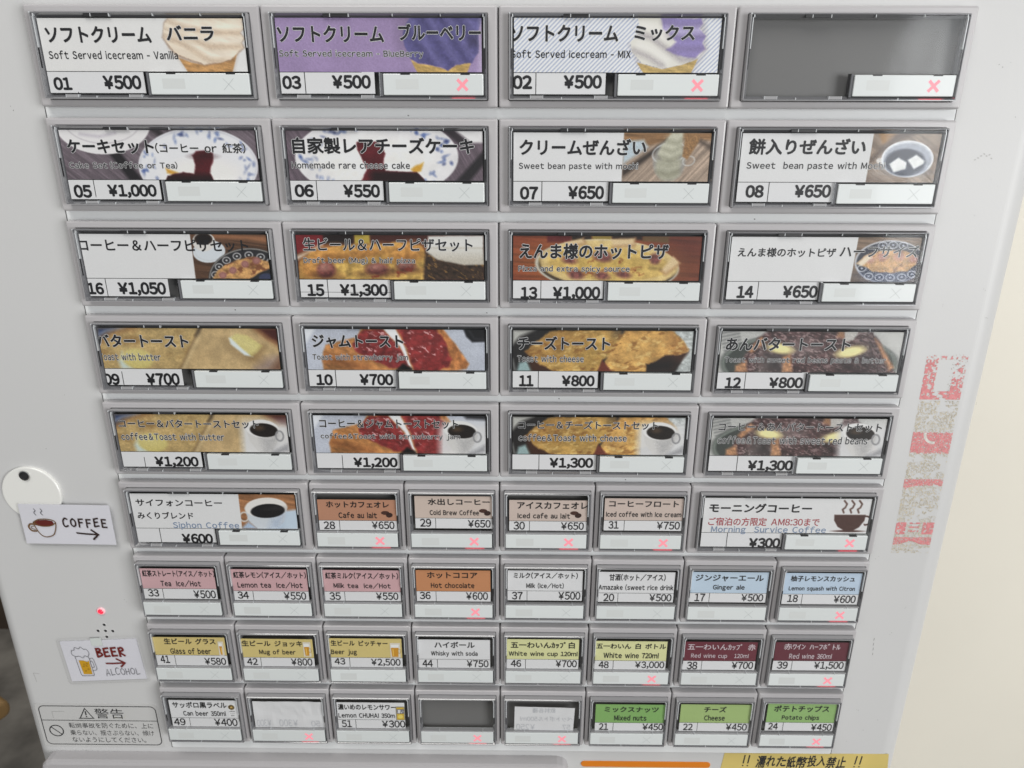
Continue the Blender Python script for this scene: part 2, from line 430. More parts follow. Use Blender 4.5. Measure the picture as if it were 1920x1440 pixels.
DATA = {
 'vanilla': (-200, 0, 18.79, 48.13, [('ソフトクリーム', [9.21, 8.56, 53.87, 15.06], 'J'), ('バニラ', [60.36, 8.22, 80.49, 14.26], 'Jo'), ('Soft Served icecream - Vanilla', [8.95, 17.93, 64.09, 21.29], 'E'), ('01', [8.68, 28.31, 16.49, 33.59], 'N'), ('¥500', [30.21, 27.5, 46.62, 33.23], 'N')]),
 'blueberry': (-100, 0, 17.22, 47.13, [('ソフトクリーム', [7.16, 8.12, 52.09, 14.7], 'Jo'), ('ブルーベリー', [58.2, 7.39, 92.86, 13.89], 'Jo'), ('Soft Served icecream - BlueBerry', [7.19, 17.45, 68.37, 20.8], 'Eo'), ('03', [7.4, 27.51, 15.48, 32.94], 'N'), ('¥500', [28.84, 27.16, 45.47, 32.7], 'N')]),
 'mix': (0, 0, 16.14, 45.88, [('ソフトクリーム', [5.41, 7.67, 50.43, 14.23], 'Jo'), ('ミックス', [57.06, 7.71, 82.38, 13.87], 'Jo'), ('Soft Served icecream - MIX', [5.55, 17.26, 56.02, 20.43], 'E'), ('02', [6.2, 27.11, 14.54, 32.69], 'N'), ('¥500', [27.99, 26.93, 44.33, 32.45], 'N')]),
 'blank': (100, 0, None, None, []),
 'cakeset': (-200, 1, 18.03, 47.74, [('ケーキセット', [9.23, 9.01, 47.75, 15.07], 'Jo'), ('（コーヒー or 紅茶）', [48.29, 10.39, 88.34, 14.76], 'jo'), ('Cake Set（Coffee or Tea）', [8.59, 18.3, 57.0, 21.5], 'Eo'), ('05', [8.41, 28.29, 16.47, 34.09], 'N'), ('¥1,000', [23.88, 28.02, 45.94, 34.13], 'N')]),
 'cheesecake': (-100, 1, 18.37, 48.3, [('自家製レアチーズケーキ', [9.07, 7.75, 89.36, 14.87], 'Jo'), ('Homemade rare cheese cake', [8.13, 17.96, 60.69, 21.03], 'Eo'), ('06', [8.34, 27.75, 16.94, 33.4], 'N'), ('¥550', [30.28, 27.65, 46.74, 33.49], 'N')]),
 'creamzenzai': (0, 1, 19.44, 49.09, [('クリームぜんざい', [9.34, 8.07, 65.03, 15.0], 'Jo'), ('Sweet bean paste with mochi', [9.07, 18.05, 61.73, 21.54], 'Eo'), ('07', [9.66, 28.31, 17.76, 34.09], 'N'), ('¥650', [31.17, 27.9, 47.35, 33.86], 'N')]),
 'mochizenzai': (100, 1, 20.66, 50.36, [('餅入りぜんざい', [9.91, 7.58, 61.02, 14.54], 'J'), ('Sweet  bean paste with Mochi', [9.77, 17.43, 70.54, 21.18], 'Eo'), ('08', [10.54, 27.33, 18.65, 32.9], 'N'), ('¥650', [32.28, 27.03, 48.55, 32.8], 'N')]),
 'pizzacoffee': (-200, 2, 15.07, 44.51, [('コーヒー＆ハーフピザセット', [5.51, 7.93, 84.43, 13.56], 'j'), ('16', [5.89, 28.11, 13.63, 33.9], 'N'), ('¥1,050', [20.51, 27.79, 43.11, 34.48], 'N')]),
 'pizzabeer': (-100, 2, 19.62, 49.41, [('生ビール＆ハーフピザセット', [9.78, 6.86, 88.05, 12.95], 'jo'), ('Draft beer (Mug) & half pizza', [9.45, 15.65, 61.16, 19.17], 'Eo'), ('15', [9.86, 28.35, 17.91, 34.2], 'N'), ('¥1,300', [25.26, 28.11, 47.76, 34.59], 'N')]),
 'hotpizza': (0, 2, 19.74, 48.88, [('えんま様のホットピザ', [9.53, 8.87, 78.22, 16.19], 'Jo'), ('Pizza and extra spicy source', [9.15, 19.13, 60.76, 22.61], 'Eo'), ('13', [10.28, 29.11, 18.11, 34.95], 'N'), ('¥1,000', [25.32, 28.87, 47.66, 35.48], 'N')]),
 'halfpizza': (100, 2, 21.21, 50.98, [('えんま様のホットピザ', [10.07, 10.47, 54.93, 14.73], 'j'), ('ハーフサイズ', [56.69, 9.19, 92.71, 14.66], 'jo'), ('14', [11.55, 28.16, 19.33, 33.98], 'N'), ('¥650', [32.88, 27.84, 49.16, 33.84], 'N')]),
 'buttertoast': (-200, 3, 14.72, 44.41, [('バタートースト', [5.38, 8.73, 49.89, 15.26], 'Jo'), ('Toast with butter', [5.12, 18.22, 35.13, 21.9], 'Eo'), ('09', [5.16, 28.65, 13.03, 34.68], 'N'), ('¥700', [26.28, 28.27, 42.72, 34.66], 'N')]),
 'jamtoast': (-100, 3, 19.89, 49.54, [('ジャムトースト', [9.8, 8.28, 53.93, 15.08], 'Jo'), ('Toast with strawberry jam', [9.39, 17.97, 55.81, 21.83], 'Eo'), ('10', [10.15, 28.31, 18.37, 34.2], 'N'), ('¥700', [31.57, 28.01, 48.1, 34.03], 'N')]),
 'cheesetoast': (0, 3, 19.22, 48.33, [('チーズトースト', [8.85, 8.5, 53.53, 15.36], 'Jo'), ('Toast with cheese', [8.9, 18.08, 41.07, 21.46], 'Eo'), ('11', [9.81, 28.23, 16.93, 34.1], 'N'), ('¥800', [30.71, 28.07, 46.83, 33.94], 'N')]),
 'antoast': (100, 3, 20.21, 50.27, [('あんバタートースト', [9.05, 8.54, 68.62, 15.18], 'Jo'), ('Toast with sweet red beans paste & butter', [9.25, 18.21, 86.92, 21.85], 'Eo'), ('12', [10.59, 28.62, 18.39, 34.41], 'N'), ('¥800', [31.97, 28.45, 48.52, 34.24], 'N')]),
 'buttertoastset': (-200, 4, 18.03, 47.53, [('コーヒー＆バタートーストセット', [8.24, 8.37, 78.88, 12.9], 'jo'), ('coffee＆Toast with butter', [8.34, 15.7, 60.71, 19.65], 'Eo'), ('¥1,200', [23.18, 28.66, 45.71, 35.07], 'N')]),
 'jamtoastset': (-100, 4, 19.76, 49.38, [('コーヒー＆ジャムトーストセット', [9.63, 7.48, 79.48, 12.47], 'jo'), ('coffee＆Toast with strawberry jam', [9.72, 15.16, 80.19, 18.88], 'Eo'), ('¥1,200', [25.34, 28.39, 47.96, 34.67], 'N')]),
 'cheesetoastset': (0, 4, 20.22, 49.32, [('コーヒー＆チーズトーストセット', [9.54, 7.58, 79.58, 12.18], 'jo'), ('coffee＆Toast with cheese', [9.75, 14.93, 64.21, 18.7], 'Eo'), ('¥1,300', [25.61, 27.81, 47.92, 34.21], 'N')]),
 'antoastset': (100, 4, 21.07, 50.94, [('コーヒー＆あんバタートーストセット', [9.75, 7.86, 91.1, 12.66], 'jo'), ('coffee＆Toast with sweet red beans', [10.0, 15.3, 85.06, 19.48], 'Eo'), ('¥1,300', [26.59, 28.43, 49.6, 35.02], 'N')]),
 'siphon': (-200, 5, 19.13, 48.65, [('サイフォンコーヒー', [9.22, 8.83, 54.62, 12.96], 'j'), ('みくりブレンド', [8.81, 16.29, 38.44, 20.58], 'j'), ('Siphon Coffee', [26.87, 22.09, 61.96, 26.83], 'B'), ('¥600', [30.42, 29.2, 46.97, 35.33], 'N')]),
 'morning': (100, 5, 20.46, 50.34, [('モーニングコーヒー', [9.45, 8.69, 62.77, 14.22], 'J'), ('ご宿泊の方限定 AM8:30まで', [9.74, 17.04, 67.81, 21.91], 'R'), ('Morning  Survice Coffee', [11.62, 22.1, 71.8, 26.91], 'B'), ('¥300', [32.29, 29.07, 48.82, 35.24], 'N')]),
 'cafeaulait': (-100, 5, [4.66, 8.27, 45.84, 26.4], None, [('ホットカフェオレ', [9.18, 9.28, 42.12, 13.0], 's'), ('Cafe au lait', [15.33, 15.52, 35.55, 19.15], 'e'), ('28', [7.06, 21.2, 13.03, 25.84], 'n'), ('¥650', [32.51, 20.95, 44.5, 25.58], 'n')]),
 'coldbrew': (-50, 5, [5.64, 5.83, 46.46, 24.9], None, [('水出しコーヒー', [12.62, 7.15, 45.0, 10.99], 's'), ('Cold Brew Coffee', [13.42, 13.79, 39.23, 16.99], 'e'), ('29', [8.11, 19.18, 14.0, 24.0], 'n'), ('¥650', [33.39, 19.61, 45.33, 24.23], 'n')]),
 'icedaulait': (0, 5, [5.14, 7.77, 45.85, 25.84], None, [('アイスカフェオレ', [9.33, 8.76, 46.22, 12.8], 's'), ('Iced cafe au lait', [9.54, 15.22, 37.07, 18.49], 'e'), ('30', [7.46, 20.46, 13.39, 25.29], 'n'), ('¥650', [32.41, 20.56, 44.51, 25.17], 'n')]),
 'float': (50, 5, [4.96, 6.35, 45.88, 25.39], None, [('コーヒーフロート', [7.18, 7.68, 43.46, 11.25], 's'), ('Iced coffee with Ice cream', [5.85, 13.95, 45.15, 17.15], 'e'), ('31', [7.47, 19.68, 12.79, 24.29], 'n'), ('¥750', [32.85, 19.77, 44.97, 24.51], 'n')]),
 'tea': (-200, 6, [4.13, 6.63, 44.5, 26.0], None, [('紅茶ストレート(アイス/ホット)', [5.24, 7.58, 44.74, 11.82], 's'), ('Tea  Ice/Hot', [14.37, 13.9, 36.38, 18.19], 'e'), ('33', [6.43, 19.78, 12.42, 24.6], 'n'), ('¥500', [31.54, 20.26, 43.75, 25.47], 'n')]),
 'lemontea': (-150, 6, [3.53, 6.62, 45.02, 26.45], None, [('紅茶レモン(アイス/ホット)', [4.9, 8.03, 44.55, 12.28], 's'), ('Lemon tea  Ice/Hot', [6.53, 14.46, 42.17, 18.65], 'e'), ('34', [5.81, 20.81, 11.95, 25.54], 'n'), ('¥550', [31.29, 20.91, 43.55, 25.92], 'n')]),
 'milktea': (-100, 6, [3.92, 6.61, 45.71, 26.32], None, [('紅茶ミルク(アイス/ホット)', [5.1, 8.01, 44.81, 12.25], 's'), ('Milk tea  Ice/Hot', [9.2, 14.62, 40.44, 18.33], 'e'), ('35', [6.46, 20.78, 12.59, 25.79], 'n'), ('¥550', [32.09, 20.68, 44.32, 25.5], 'n')]),
 'cocoa': (-50, 6, [4.46, 6.22, 45.0, 26.09], None, [('ホットココア', [10.53, 7.35, 37.89, 11.3], 's'), ('Hot chocolate', [12.49, 13.94, 36.19, 17.45], 'e'), ('36', [6.16, 19.99, 12.1, 24.8], 'n'), ('¥600', [31.54, 19.99, 43.57, 24.99], 'n')]),
 'milk': (0, 6, [4.29, 5.93, 45.02, 25.09], None, [('ミルク(アイス/ホット)', [7.65, 7.04, 42.39, 10.98], 's'), ('Milk (Ice/Hot)', [14.54, 13.63, 34.95, 17.33], 'e'), ('37', [6.73, 19.48, 12.57, 24.47], 'n'), ('¥500', [32.13, 19.2, 44.2, 24.37], 'n')]),
 'amazake': (50, 6, [3.93, 6.38, 44.98, 25.54], None, [('甘酒(ホット/アイス)', [9.51, 7.49, 39.93, 11.9], 's'), ('Amazake (sweet rice drink)', [3.93, 14.08, 45.63, 18.06], 'e'), ('20', [6.8, 20.13, 12.72, 25.12], 'n'), ('¥500', [31.92, 20.13, 44.05, 24.92], 'n')]),
 'gingerale': (100, 6, [3.66, 5.9, 45.4, 25.21], None, [('ジンジャーエール', [6.12, 7.48, 42.85, 11.69], 's'), ('Ginger ale', [15.99, 13.87, 33.17, 17.84], 'e'), ('17', [6.64, 19.62, 12.3, 24.6], 'n'), ('¥500', [32.09, 19.62, 44.03, 24.4], 'n')]),
 'squash': (150, 6, [4.33, 6.06, 45.58, 25.94], None, [('柚子レモンスカッシュ', [7.5, 7.64, 41.98, 11.38], 's'), ('Lemon squash with Citron', [7.16, 14.31, 42.96, 17.81], 'e'), ('18', [7.31, 19.87, 12.95, 24.66], 'n'), ('¥600', [32.44, 20.06, 44.43, 25.04], 'n')]),
 'beerglass': (-200, 7, [3.86, 7.84, 44.52, 26.89], None, [('生ビール グラス', [10.01, 8.56, 39.24, 12.63], 's'), ('Glass of beer', [12.68, 15.18, 35.81, 19.3], 'e'), ('41', [6.09, 20.5, 11.37, 25.7], 'n'), ('¥580', [31.25, 21.72, 43.51, 26.72], 'n')]),
 'beermug': (-150, 7, [2.73, 8.82, 44.16, 27.35], None, [('生ビール ジョッキ', [4.08, 9.87, 38.41, 13.94], 's'), ('Mug of beer', [13.3, 15.96, 34.01, 20.28], 'e'), ('42', [5.61, 22.1, 11.74, 26.89], 'n'), ('¥800', [30.82, 21.99, 42.97, 27.08], 'n')]),
 'beerjug': (-100, 7, [3.68, 8.26, 44.49, 27.28], None, [('生ビール ピッチャー', [4.53, 9.52, 36.66, 13.39], 's'), ('Beer jug', [4.27, 15.74, 18.86, 20.06], 'e'), ('43', [5.72, 21.74, 11.83, 26.31], 'n'), ('¥2,500', [26.6, 21.95, 43.38, 27.36], 'n')]),
 'highball': (-50, 7, [3.76, 7.21, 44.43, 26.69], None, [('ハイボール', [13.05, 8.52, 35.79, 12.78], 's'), ('Whisky with soda', [10.99, 14.83, 37.38, 18.93], 'e'), ('44', [5.86, 21.16, 11.78, 26.04], 'n'), ('¥750', [31.13, 21.04, 43.54, 26.02], 'n')]),
 'whitecup': (0, 7, [3.91, 6.36, 44.56, 26.63], None, [('五一わいんｶｯﾌﾟ白', [6.16, 7.97, 42.26, 12.43], 's'), ('White wine cup 120ml', [5.01, 14.46, 43.89, 18.56], 'e'), ('46', [6.2, 20.59, 12.1, 25.45], 'n'), ('¥700', [31.73, 20.47, 43.77, 25.43], 'n')]),
 'whitebottle': (50, 7, [3.81, 7.22, 44.11, 26.87], None, [('五一わいん 白 ボトル', [4.37, 8.63, 43.47, 12.48], 's'), ('White wine 720ml', [8.66, 14.92, 39.76, 18.81], 'e'), ('48', [6.17, 21.05, 11.9, 25.91], 'n'), ('¥3,000', [26.8, 20.95, 43.44, 26.13], 'n')]),
 'redcup': (100, 7, [3.82, 7.07, 44.68, 26.28], None, [('五一わいんｶｯﾌﾟ 赤', [5.63, 8.27, 43.71, 12.52], 'sw'), ('Red wine cup   120ml', [8.01, 14.87, 40.36, 18.65], 'ew'), ('38', [6.29, 20.68, 12.17, 26.05], 'n'), ('¥700', [31.61, 20.45, 43.76, 25.51], 'n')]),
 'redbottle': (150, 7, [4.71, 6.71, 45.87, 26.1], None, [('赤ﾜｲﾝ ﾊｰﾌﾎﾞﾄﾙ', [9.5, 7.5, 41.09, 11.74], 'sw'), ('Red wine 360ml', [13.25, 14.29, 37.11, 17.86], 'ew'), ('39', [7.29, 19.88, 13.23, 25.04], 'n'), ('¥1,500', [28.09, 19.79, 44.79, 25.46], 'n')]),
 'canbeer': (-200, 8, [5.84, 8.38, 45.98, 27.98], None, [('サッポロ黒ラベル', [7.71, 9.51, 39.61, 14.12], 's'), ('Can beer 350ml', [13.34, 16.06, 38.37, 19.82], 'e'), ('49', [6.83, 21.79, 13.72, 27.05], 'n'), ('¥400', [30.88, 21.77, 44.55, 27.25], 'n')]),
 'crumpled': (-150, 8, [5.08, 7.44, 46.4, 26.54], None, [('¥300', [30.49, 20.63, 19.49, 25.76], 'g'), ('¥300', [14.66, 20.82, 6.3, 25.73], 'g'), ('50', [43.63, 21.32, 38.35, 25.78], 'g')]),
 'chuhai': (-100, 8, [4.36, 9.02, 44.05, 28.15], None, [('濃いめのレモンサワー', [5.02, 10.15, 38.95, 14.53], 's'), ('Lemon CHUHAI 350m', [4.97, 16.84, 38.2, 20.26], 'e'), ('51', [6.43, 22.19, 12.41, 27.44], 'n'), ('¥300', [30.24, 22.06, 44.02, 27.31], 'n')]),
 'dark': (-50, 8, [12.59, 7.05, 44.81, 26.88], None, []),
 'crooked': (0, 8, [8.56, 9.5, 43.7, 27.15], None, [('飲料各種', [32.52, 10.27, 19.1, 13.87], 'g'), ('ペットボトル500ml', [42.66, 16.49, 11.78, 20.13], 'g'), ('¥250', [20.57, 22.17, 9.46, 26.41], 'g'), ('57', [41.54, 22.53, 36.74, 26.09], 'g')]),
 'nuts': (50, 8, [5.83, 7.15, 46.82, 26.72], None, [('ミックスナッツ', [11.01, 8.76, 42.49, 12.79], 's'), ('Mixed nuts', [16.93, 14.88, 35.83, 18.95], 'e'), ('21', [8.28, 21.03, 13.77, 26.03], 'n'), ('¥450', [33.83, 20.99, 46.02, 25.99], 'n')]),
 'cheese': (100, 8, [5.31, 6.54, 46.19, 26.29], None, [('チーズ', [19.0, 7.94, 31.9, 12.18], 's'), ('Cheese', [19.58, 14.26, 31.5, 18.32], 'e'), ('22', [7.76, 20.73, 13.41, 25.61], 'n'), ('¥450', [32.8, 20.36, 45.13, 25.57], 'n')]),
 'chips': (150, 8, [5.78, 4.95, 45.56, 25.42], None, [('ポテトチップス', [9.49, 6.56, 41.46, 11.33], 's'), ('Potato chips', [14.74, 13.63, 36.45, 17.9], 'e'), ('24', [7.63, 19.54, 13.26, 24.51], 'n'), ('¥450', [32.7, 19.95, 44.82, 25.15], 'n')]),
}

WHITE = (217, 217, 217)
def q4(tl, tr, br, bl): return [tl, tr, br, bl]
NX, NY = 300, 72
def sh(p, a, b, seed=1, ang=0, lo=.8, hi=1.15):
    return lo + (hi - lo) * p.n(a, b, seed, ang)

def a_vanilla():
    p = Pic(q4((275, 130), (1680, 122), (1718, 485), (325, 495)), NX, NY, (222, 221, 219))
    b = p.pol([(1140, 215), (1150, 160), (1185, 118), (1690, 118), (1672, 150), (1690, 185), (1662, 215), (1690, 260), (1672, 285), (1690, 320), (1648, 350), (1600, 405), (1500, 425), (1420, 437), (1330, 405), (1240, 375), (1185, 320), (1140, 255)], 2, 8, 40)
    c = p.pol([(1240, 392), (1330, 425), (1420, 442), (1500, 430), (1590, 405), (1648, 342), (1612, 492), (1305, 492)], 2)
    p.mix((150, 110, 80), p.pol([(1150, 165), (1180, 330), (1240, 395), (1310, 492), (1615, 492), (1652, 335)], 10) * .35)
    p.mix((198, 150, 92), c); p.mul(sh(p, 60, 16, 2, 12, .72, 1.25), c)
    p.mix((150, 116, 88), p.pol([(1140, 215), (1150, 150), (1185, 110), (1690, 110), (1672, 150), (1694, 185), (1666, 215), (1694, 260), (1676, 285), (1694, 320), (1650, 358), (1600, 412), (1500, 433), (1420, 445), (1330, 412), (1236, 380), (1178, 322), (1132, 255)], 5) * .8); p.mix((232, 214, 192), b)
    for k, (y0, y1) in enumerate(((150, 225), (215, 320), (262, 420))):
        p.mix((176, 146, 118), b * p.line([(1150, y0 - 20), (1290, y0 + 40), (1460, y1 - 10), (1660, y1 - 10)], 13, 12) * .75)
        p.mix((246, 235, 218), b * p.line([(1150, y0 - 50), (1290, y0 + 10), (1460, y1 - 45), (1660, y1 - 45)], 18, 16) * .6)
    p.mul(sh(p, 80, 22, 3, 18, .93, 1.07), b)
    return p
def swirl(p, b, dark, lightc, lines, wd=20):
    for (pts, k) in lines:
        p.mix(dark if k < 0 else lightc, b * p.line(pts, wd, 16) * abs(k))
def a_blueberry():
    p = Pic(q4((140, 125), (1560, 118), (1575, 482), (165, 492)), NX, NY, (160, 138, 180))
    p.mul(sh(p, 160, 160, 2, 0, .95, 1.05))
    b = p.pol([(1025, 230), (1040, 165), (1075, 112), (1565, 112), (1545, 200), (1552, 300), (1545, 345), (1500, 420), (1390, 432), (1342, 475), (1290, 450), (1230, 435), (1130, 425), (1075, 395), (1035, 310)], 2, 8, 40)
    c = p.pol([(1075, 398), (1130, 425), (1230, 437), (1340, 470), (1400, 430), (1505, 400), (1470, 492), (1130, 492)], 2, 4)
    p.mix((100, 85, 110), p.ell(1080, 200, 70, 120, 20, 30) * .5)
    p.mix((206, 170, 98), c); p.mul(sh(p, 50, 14, 2, 10, .75, 1.2), c)
    p.mix((100, 95, 152), b)
    for x in (1060, 1200, 1330, 1460):
        p.mix((66, 60, 108), b * p.line([(x - 60, 110), (x + 30, 230), (x + 110, 360), (x + 190, 450)], 22, 22) * .65)
        p.mix((140, 134, 188), b * p.line([(x, 110), (x + 70, 220), (x + 150, 340), (x + 230, 440)], 14, 18) * .6)
    p.mix((60, 55, 85), p.pol([(1470, 260), (1560, 215), (1545, 300), (1480, 300)], 14) * b * .6)
    p.mul(sh(p, 22, 22, 4, 0, .88, 1.1), b)
    p.mix((225, 215, 232), p.line([(1562, 120), (1570, 480)], 18, 12) * .6)
    return p
def a_mix():
    p = Pic(q4((160, 128), (1607, 120), (1590, 490), (158, 490)), 420, 96, (228, 229, 233))
    st = 0.5 + 0.5 * np.sin((p.X + p.Y * 1.0) * 2 * math.pi / 31.0)
    p.mix((164, 174, 200), np.clip((st - .45) * 3, 0, 1) * .8)
    b = p.pol([(1020, 118), (1470, 118), (1482, 160), (1458, 190), (1502, 235), (1482, 285), (1508, 330), (1440, 395), (1340, 432), (1200, 462), (1060, 425), (985, 345), (975, 285), (1015, 240), (1035, 180)], 2, 6, 40)
    c = p.pol([(1022, 420), (1200, 465), (1340, 435), (1450, 395), (1405, 492), (1070, 492)], 2, 4)
    p.mix((120, 100, 90), p.pol([(965, 300), (1030, 430), (1075, 492), (1410, 492), (1515, 335), (1490, 120)], 14) * .28)
    p.mix((205, 175, 108), c); p.mul(sh(p, 60, 16, 2, 8, .75, 1.2), c)
    p.mix((222, 219, 208), b)
    v = p.pol([(1185, 118), (1465, 118), (1480, 160), (1455, 190), (1500, 235), (1480, 285), (1505, 330), (1430, 392), (1310, 375), (1225, 335), (1300, 285), (1200, 190)], 5, 10, 50)
    p.mix((152, 138, 196), b * v)
    for (pts, k) in (([(1040, 230), (1120, 250), (1230, 330), (1330, 400), (1420, 400)], -.55), ([(1000, 340), (1100, 380), (1200, 440)], -.5), ([(1200, 150), (1310, 170), (1470, 165)], -.45), ([(1230, 235), (1350, 250), (1490, 240)], -.5), ([(1290, 320), (1400, 330), (1500, 320)], -.45)):
        p.mix((110, 98, 120), b * p.line(pts, 18, 18) * abs(k))
    for pts in ([(1040, 300), (1130, 330), (1230, 400)], [(1230, 200), (1330, 210), (1470, 200)], [(1050, 160), (1140, 190), (1220, 260)]):
        p.mix((246, 243, 242), b * p.line(pts, 20, 22) * .5)
    return p
def plate_bits(p, cx, cy, rx, ry, a0, a1, n, seed, size=14):
    r = random.Random(seed)
    for k in range(n):
        a = math.radians(r.uniform(a0, a1)); q = r.uniform(.72, .93)
        x, y = cx + rx * q * math.cos(a), cy + ry * q * math.sin(a)
        p.mix(r.choice([(70, 95, 160), (95, 120, 180), (110, 125, 170), (60, 75, 130)]), p.ell(x, y, size * r.uniform(.5, 1.2), size * r.uniform(.3, .8), r.uniform(0, 180), 4) * r.uniform(.5, .95))
def a_cakeset():
    p = Pic(q4((412, 912), (1755, 905), (1788, 1240), (460, 1252)), NX, NY, (116, 104, 112))
    p.mul(sh(p, 240, 12, 2, 38, .78, 1.25))
    p.mix((42, 38, 42), p.pol([(745, 1060), (830, 1060), (985, 1255), (890, 1255)], 6))
    p.mix((52, 46, 50), p.pol([(1050, 905), (1100, 905), (1145, 945), (1100, 950)], 8))
    p.mix((226, 223, 223), p.ell(715, 860, 330, 215)); p.mix((178, 172, 178), p.rng(715, 850, 260, 150, 10) * .5)
    p.mix((150, 140, 160), p.line([(560, 940), (690, 955), (800, 930)], 6, 8) * .6)
    e = p.ell(1365, 1150, 412, 262); p.mix((224, 224, 227), e); p.mix((196, 196, 206), p.rng(1365, 1150, 400, 250, 14) * .5)
    plate_bits(p, 1365, 1150, 420, 262, 0, 360, 70, 4)
    p.mix((232, 228, 224), p.ell(1400, 1210, 260, 110, 0, 14))
    p.mix((215, 160, 60), p.pol([(1140, 1165), (1225, 1195), (1190, 1210), (1150, 1200)], 4))
    s = p.pol([(1325, 1075), (1350, 1048), (1410, 1040), (1468, 1060), (1472, 1095), (1452, 1150), (1445, 1195), (1475, 1255), (1140, 1255), (1155, 1220), (1190, 1205), (1260, 1192), (1335, 1200), (1342, 1140)], 3, 6, 40)
    p.mix((98, 26, 34), s); p.mul(sh(p, 60, 40, 4, 0, .7, 1.25), s)
    p.mix((48, 18, 22), s * np.clip((p.Y - 1180) / 50, 0, 1)); p.mix((60, 20, 26), p.ell(1400, 1082, 60, 14, 0, 8) * .7)
    return p
def a_cheesecake():
    p = Pic(q4((195, 905), (1565, 905), (1575, 1250), (222, 1250)), NX, NY, (112, 98, 108))
    p.mul(sh(p, 240, 10, 2, 60, .8, 1.2))
    p.mix((46, 42, 46), p.pol([(1575, 1040), (1590, 1120), (1480, 1255), (1385, 1255)], 6))
    p.mix((60, 52, 58), p.pol([(1285, 900), (1370, 900), (1480, 990), (1410, 1000)], 6))
    p.mix((222, 220, 220), p.pol([(1375, 900), (1570, 900), (1572, 985), (1490, 985)], 5))
    p.mix((224, 222, 223), p.ell(830, 1085, 570, 290)); plate_bits(p, 830, 1085, 575, 290, -70, 60, 46, 9, 16); plate_bits(p, 830, 1085, 575, 290, 120, 250, 40, 19, 16)
    p.mix((232, 230, 226), p.ell(800, 1120, 400, 170, 0, 20)); p.mul(sh(p, 90, 60, 6, 0, .94, 1.06))
    p.mix((216, 162, 50), p.pol([(1070, 1170), (1100, 1145), (1158, 1122), (1140, 1180), (1090, 1195)], 4, 4))
    s = p.pol([(692, 985), (760, 975), (850, 985), (888, 1060), (878, 1130), (892, 1180), (1000, 1188), (1110, 1188), (1168, 1255), (725, 1255), (762, 1170), (725, 1095), (695, 1040)], 3, 8, 50)
    p.mix((112, 30, 40), s); p.mul(sh(p, 70, 50, 4, 0, .75, 1.2), s); p.mix((44, 14, 18), s * np.clip((p.Y - 1165) / 40, 0, 1) * np.clip((p.X - 760) / 60, 0, 1))
    return p
def wood(p, m, c, ang, seed=2, l=260, t=10):
    p.mix(c, m); p.mul(sh(p, l, t, seed, ang, .72, 1.28), m)
def a_creamzenzai():
    p = Pic(q4((160, 915), (1525, 910), (1512, 1252), (162, 1258)), NX, NY, WHITE)
    m = np.clip((p.X - 922 + (p.Y - 912) * .02) / p.s + .5, 0, 1)
    wood(p, m, (168, 148, 130), -48, 2)
    wood(p, m * p.pol([(920, 905), (1530, 905), (1530, 960), (1260, 955), (1100, 1000), (920, 970)], 6), (150, 112, 72), 4)
    p.mix((182, 196, 204), m * p.pol([(920, 972), (1060, 960), (1090, 1010), (920, 1130)], 6))
    p.mix((66, 54, 46), m * p.pol([(915, 1175), (1225, 950), (1262, 960), (920, 1225)], 6)); p.mix((92, 78, 68), m * p.pol([(1420, 935), (1530, 1000), (1530, 1030), (1400, 950)], 8))
    p.mix((150, 158, 160), m * p.ell(1240, 1110, 112, 140, 0, 4) * .55); p.mix((214, 218, 220), m * (p.rng(1240, 1050, 118, 70, 9, -12)) * .8)
    p.mix((206, 208, 206), m * p.rng(1375, 1105, 42, 32, 8, -20) * .7)
    cr = m * p.pol([(1250, 905), (1330, 905), (1322, 985), (1330, 1060), (1290, 1100), (1200, 1110), (1165, 1060), (1185, 1000), (1215, 960)], 4, 8, 40)
    p.mix((196, 194, 172), cr); p.mix((170, 168, 146), m * p.pol([(1150, 1100), (1320, 1090), (1315, 1210), (1270, 1245), (1190, 1245), (1150, 1190)], 6, 6) * .9)
    for pts in ([(1200, 1020), (1260, 1040), (1320, 1010)], [(1180, 1075), (1250, 1095), (1320, 1060)], [(1230, 965), (1290, 980), (1325, 955)], [(1170, 1180), (1240, 1200), (1310, 1170)]):
        p.mix((112, 110, 88), m * p.line(pts, 10, 12) * .7); p.mix((206, 205, 186), m * p.line([(x - 5, y - 22) for x, y in pts], 12, 14) * .5)
    w = m * p.pol([(1345, 945), (1360, 915), (1390, 925), (1420, 912), (1448, 935), (1440, 970), (1365, 1095), (1330, 1075)], 3)
    p.mix((164, 124, 78), w); p.mul(sh(p, 10, 8, 5, 30, .75, 1.2), w)
    return p
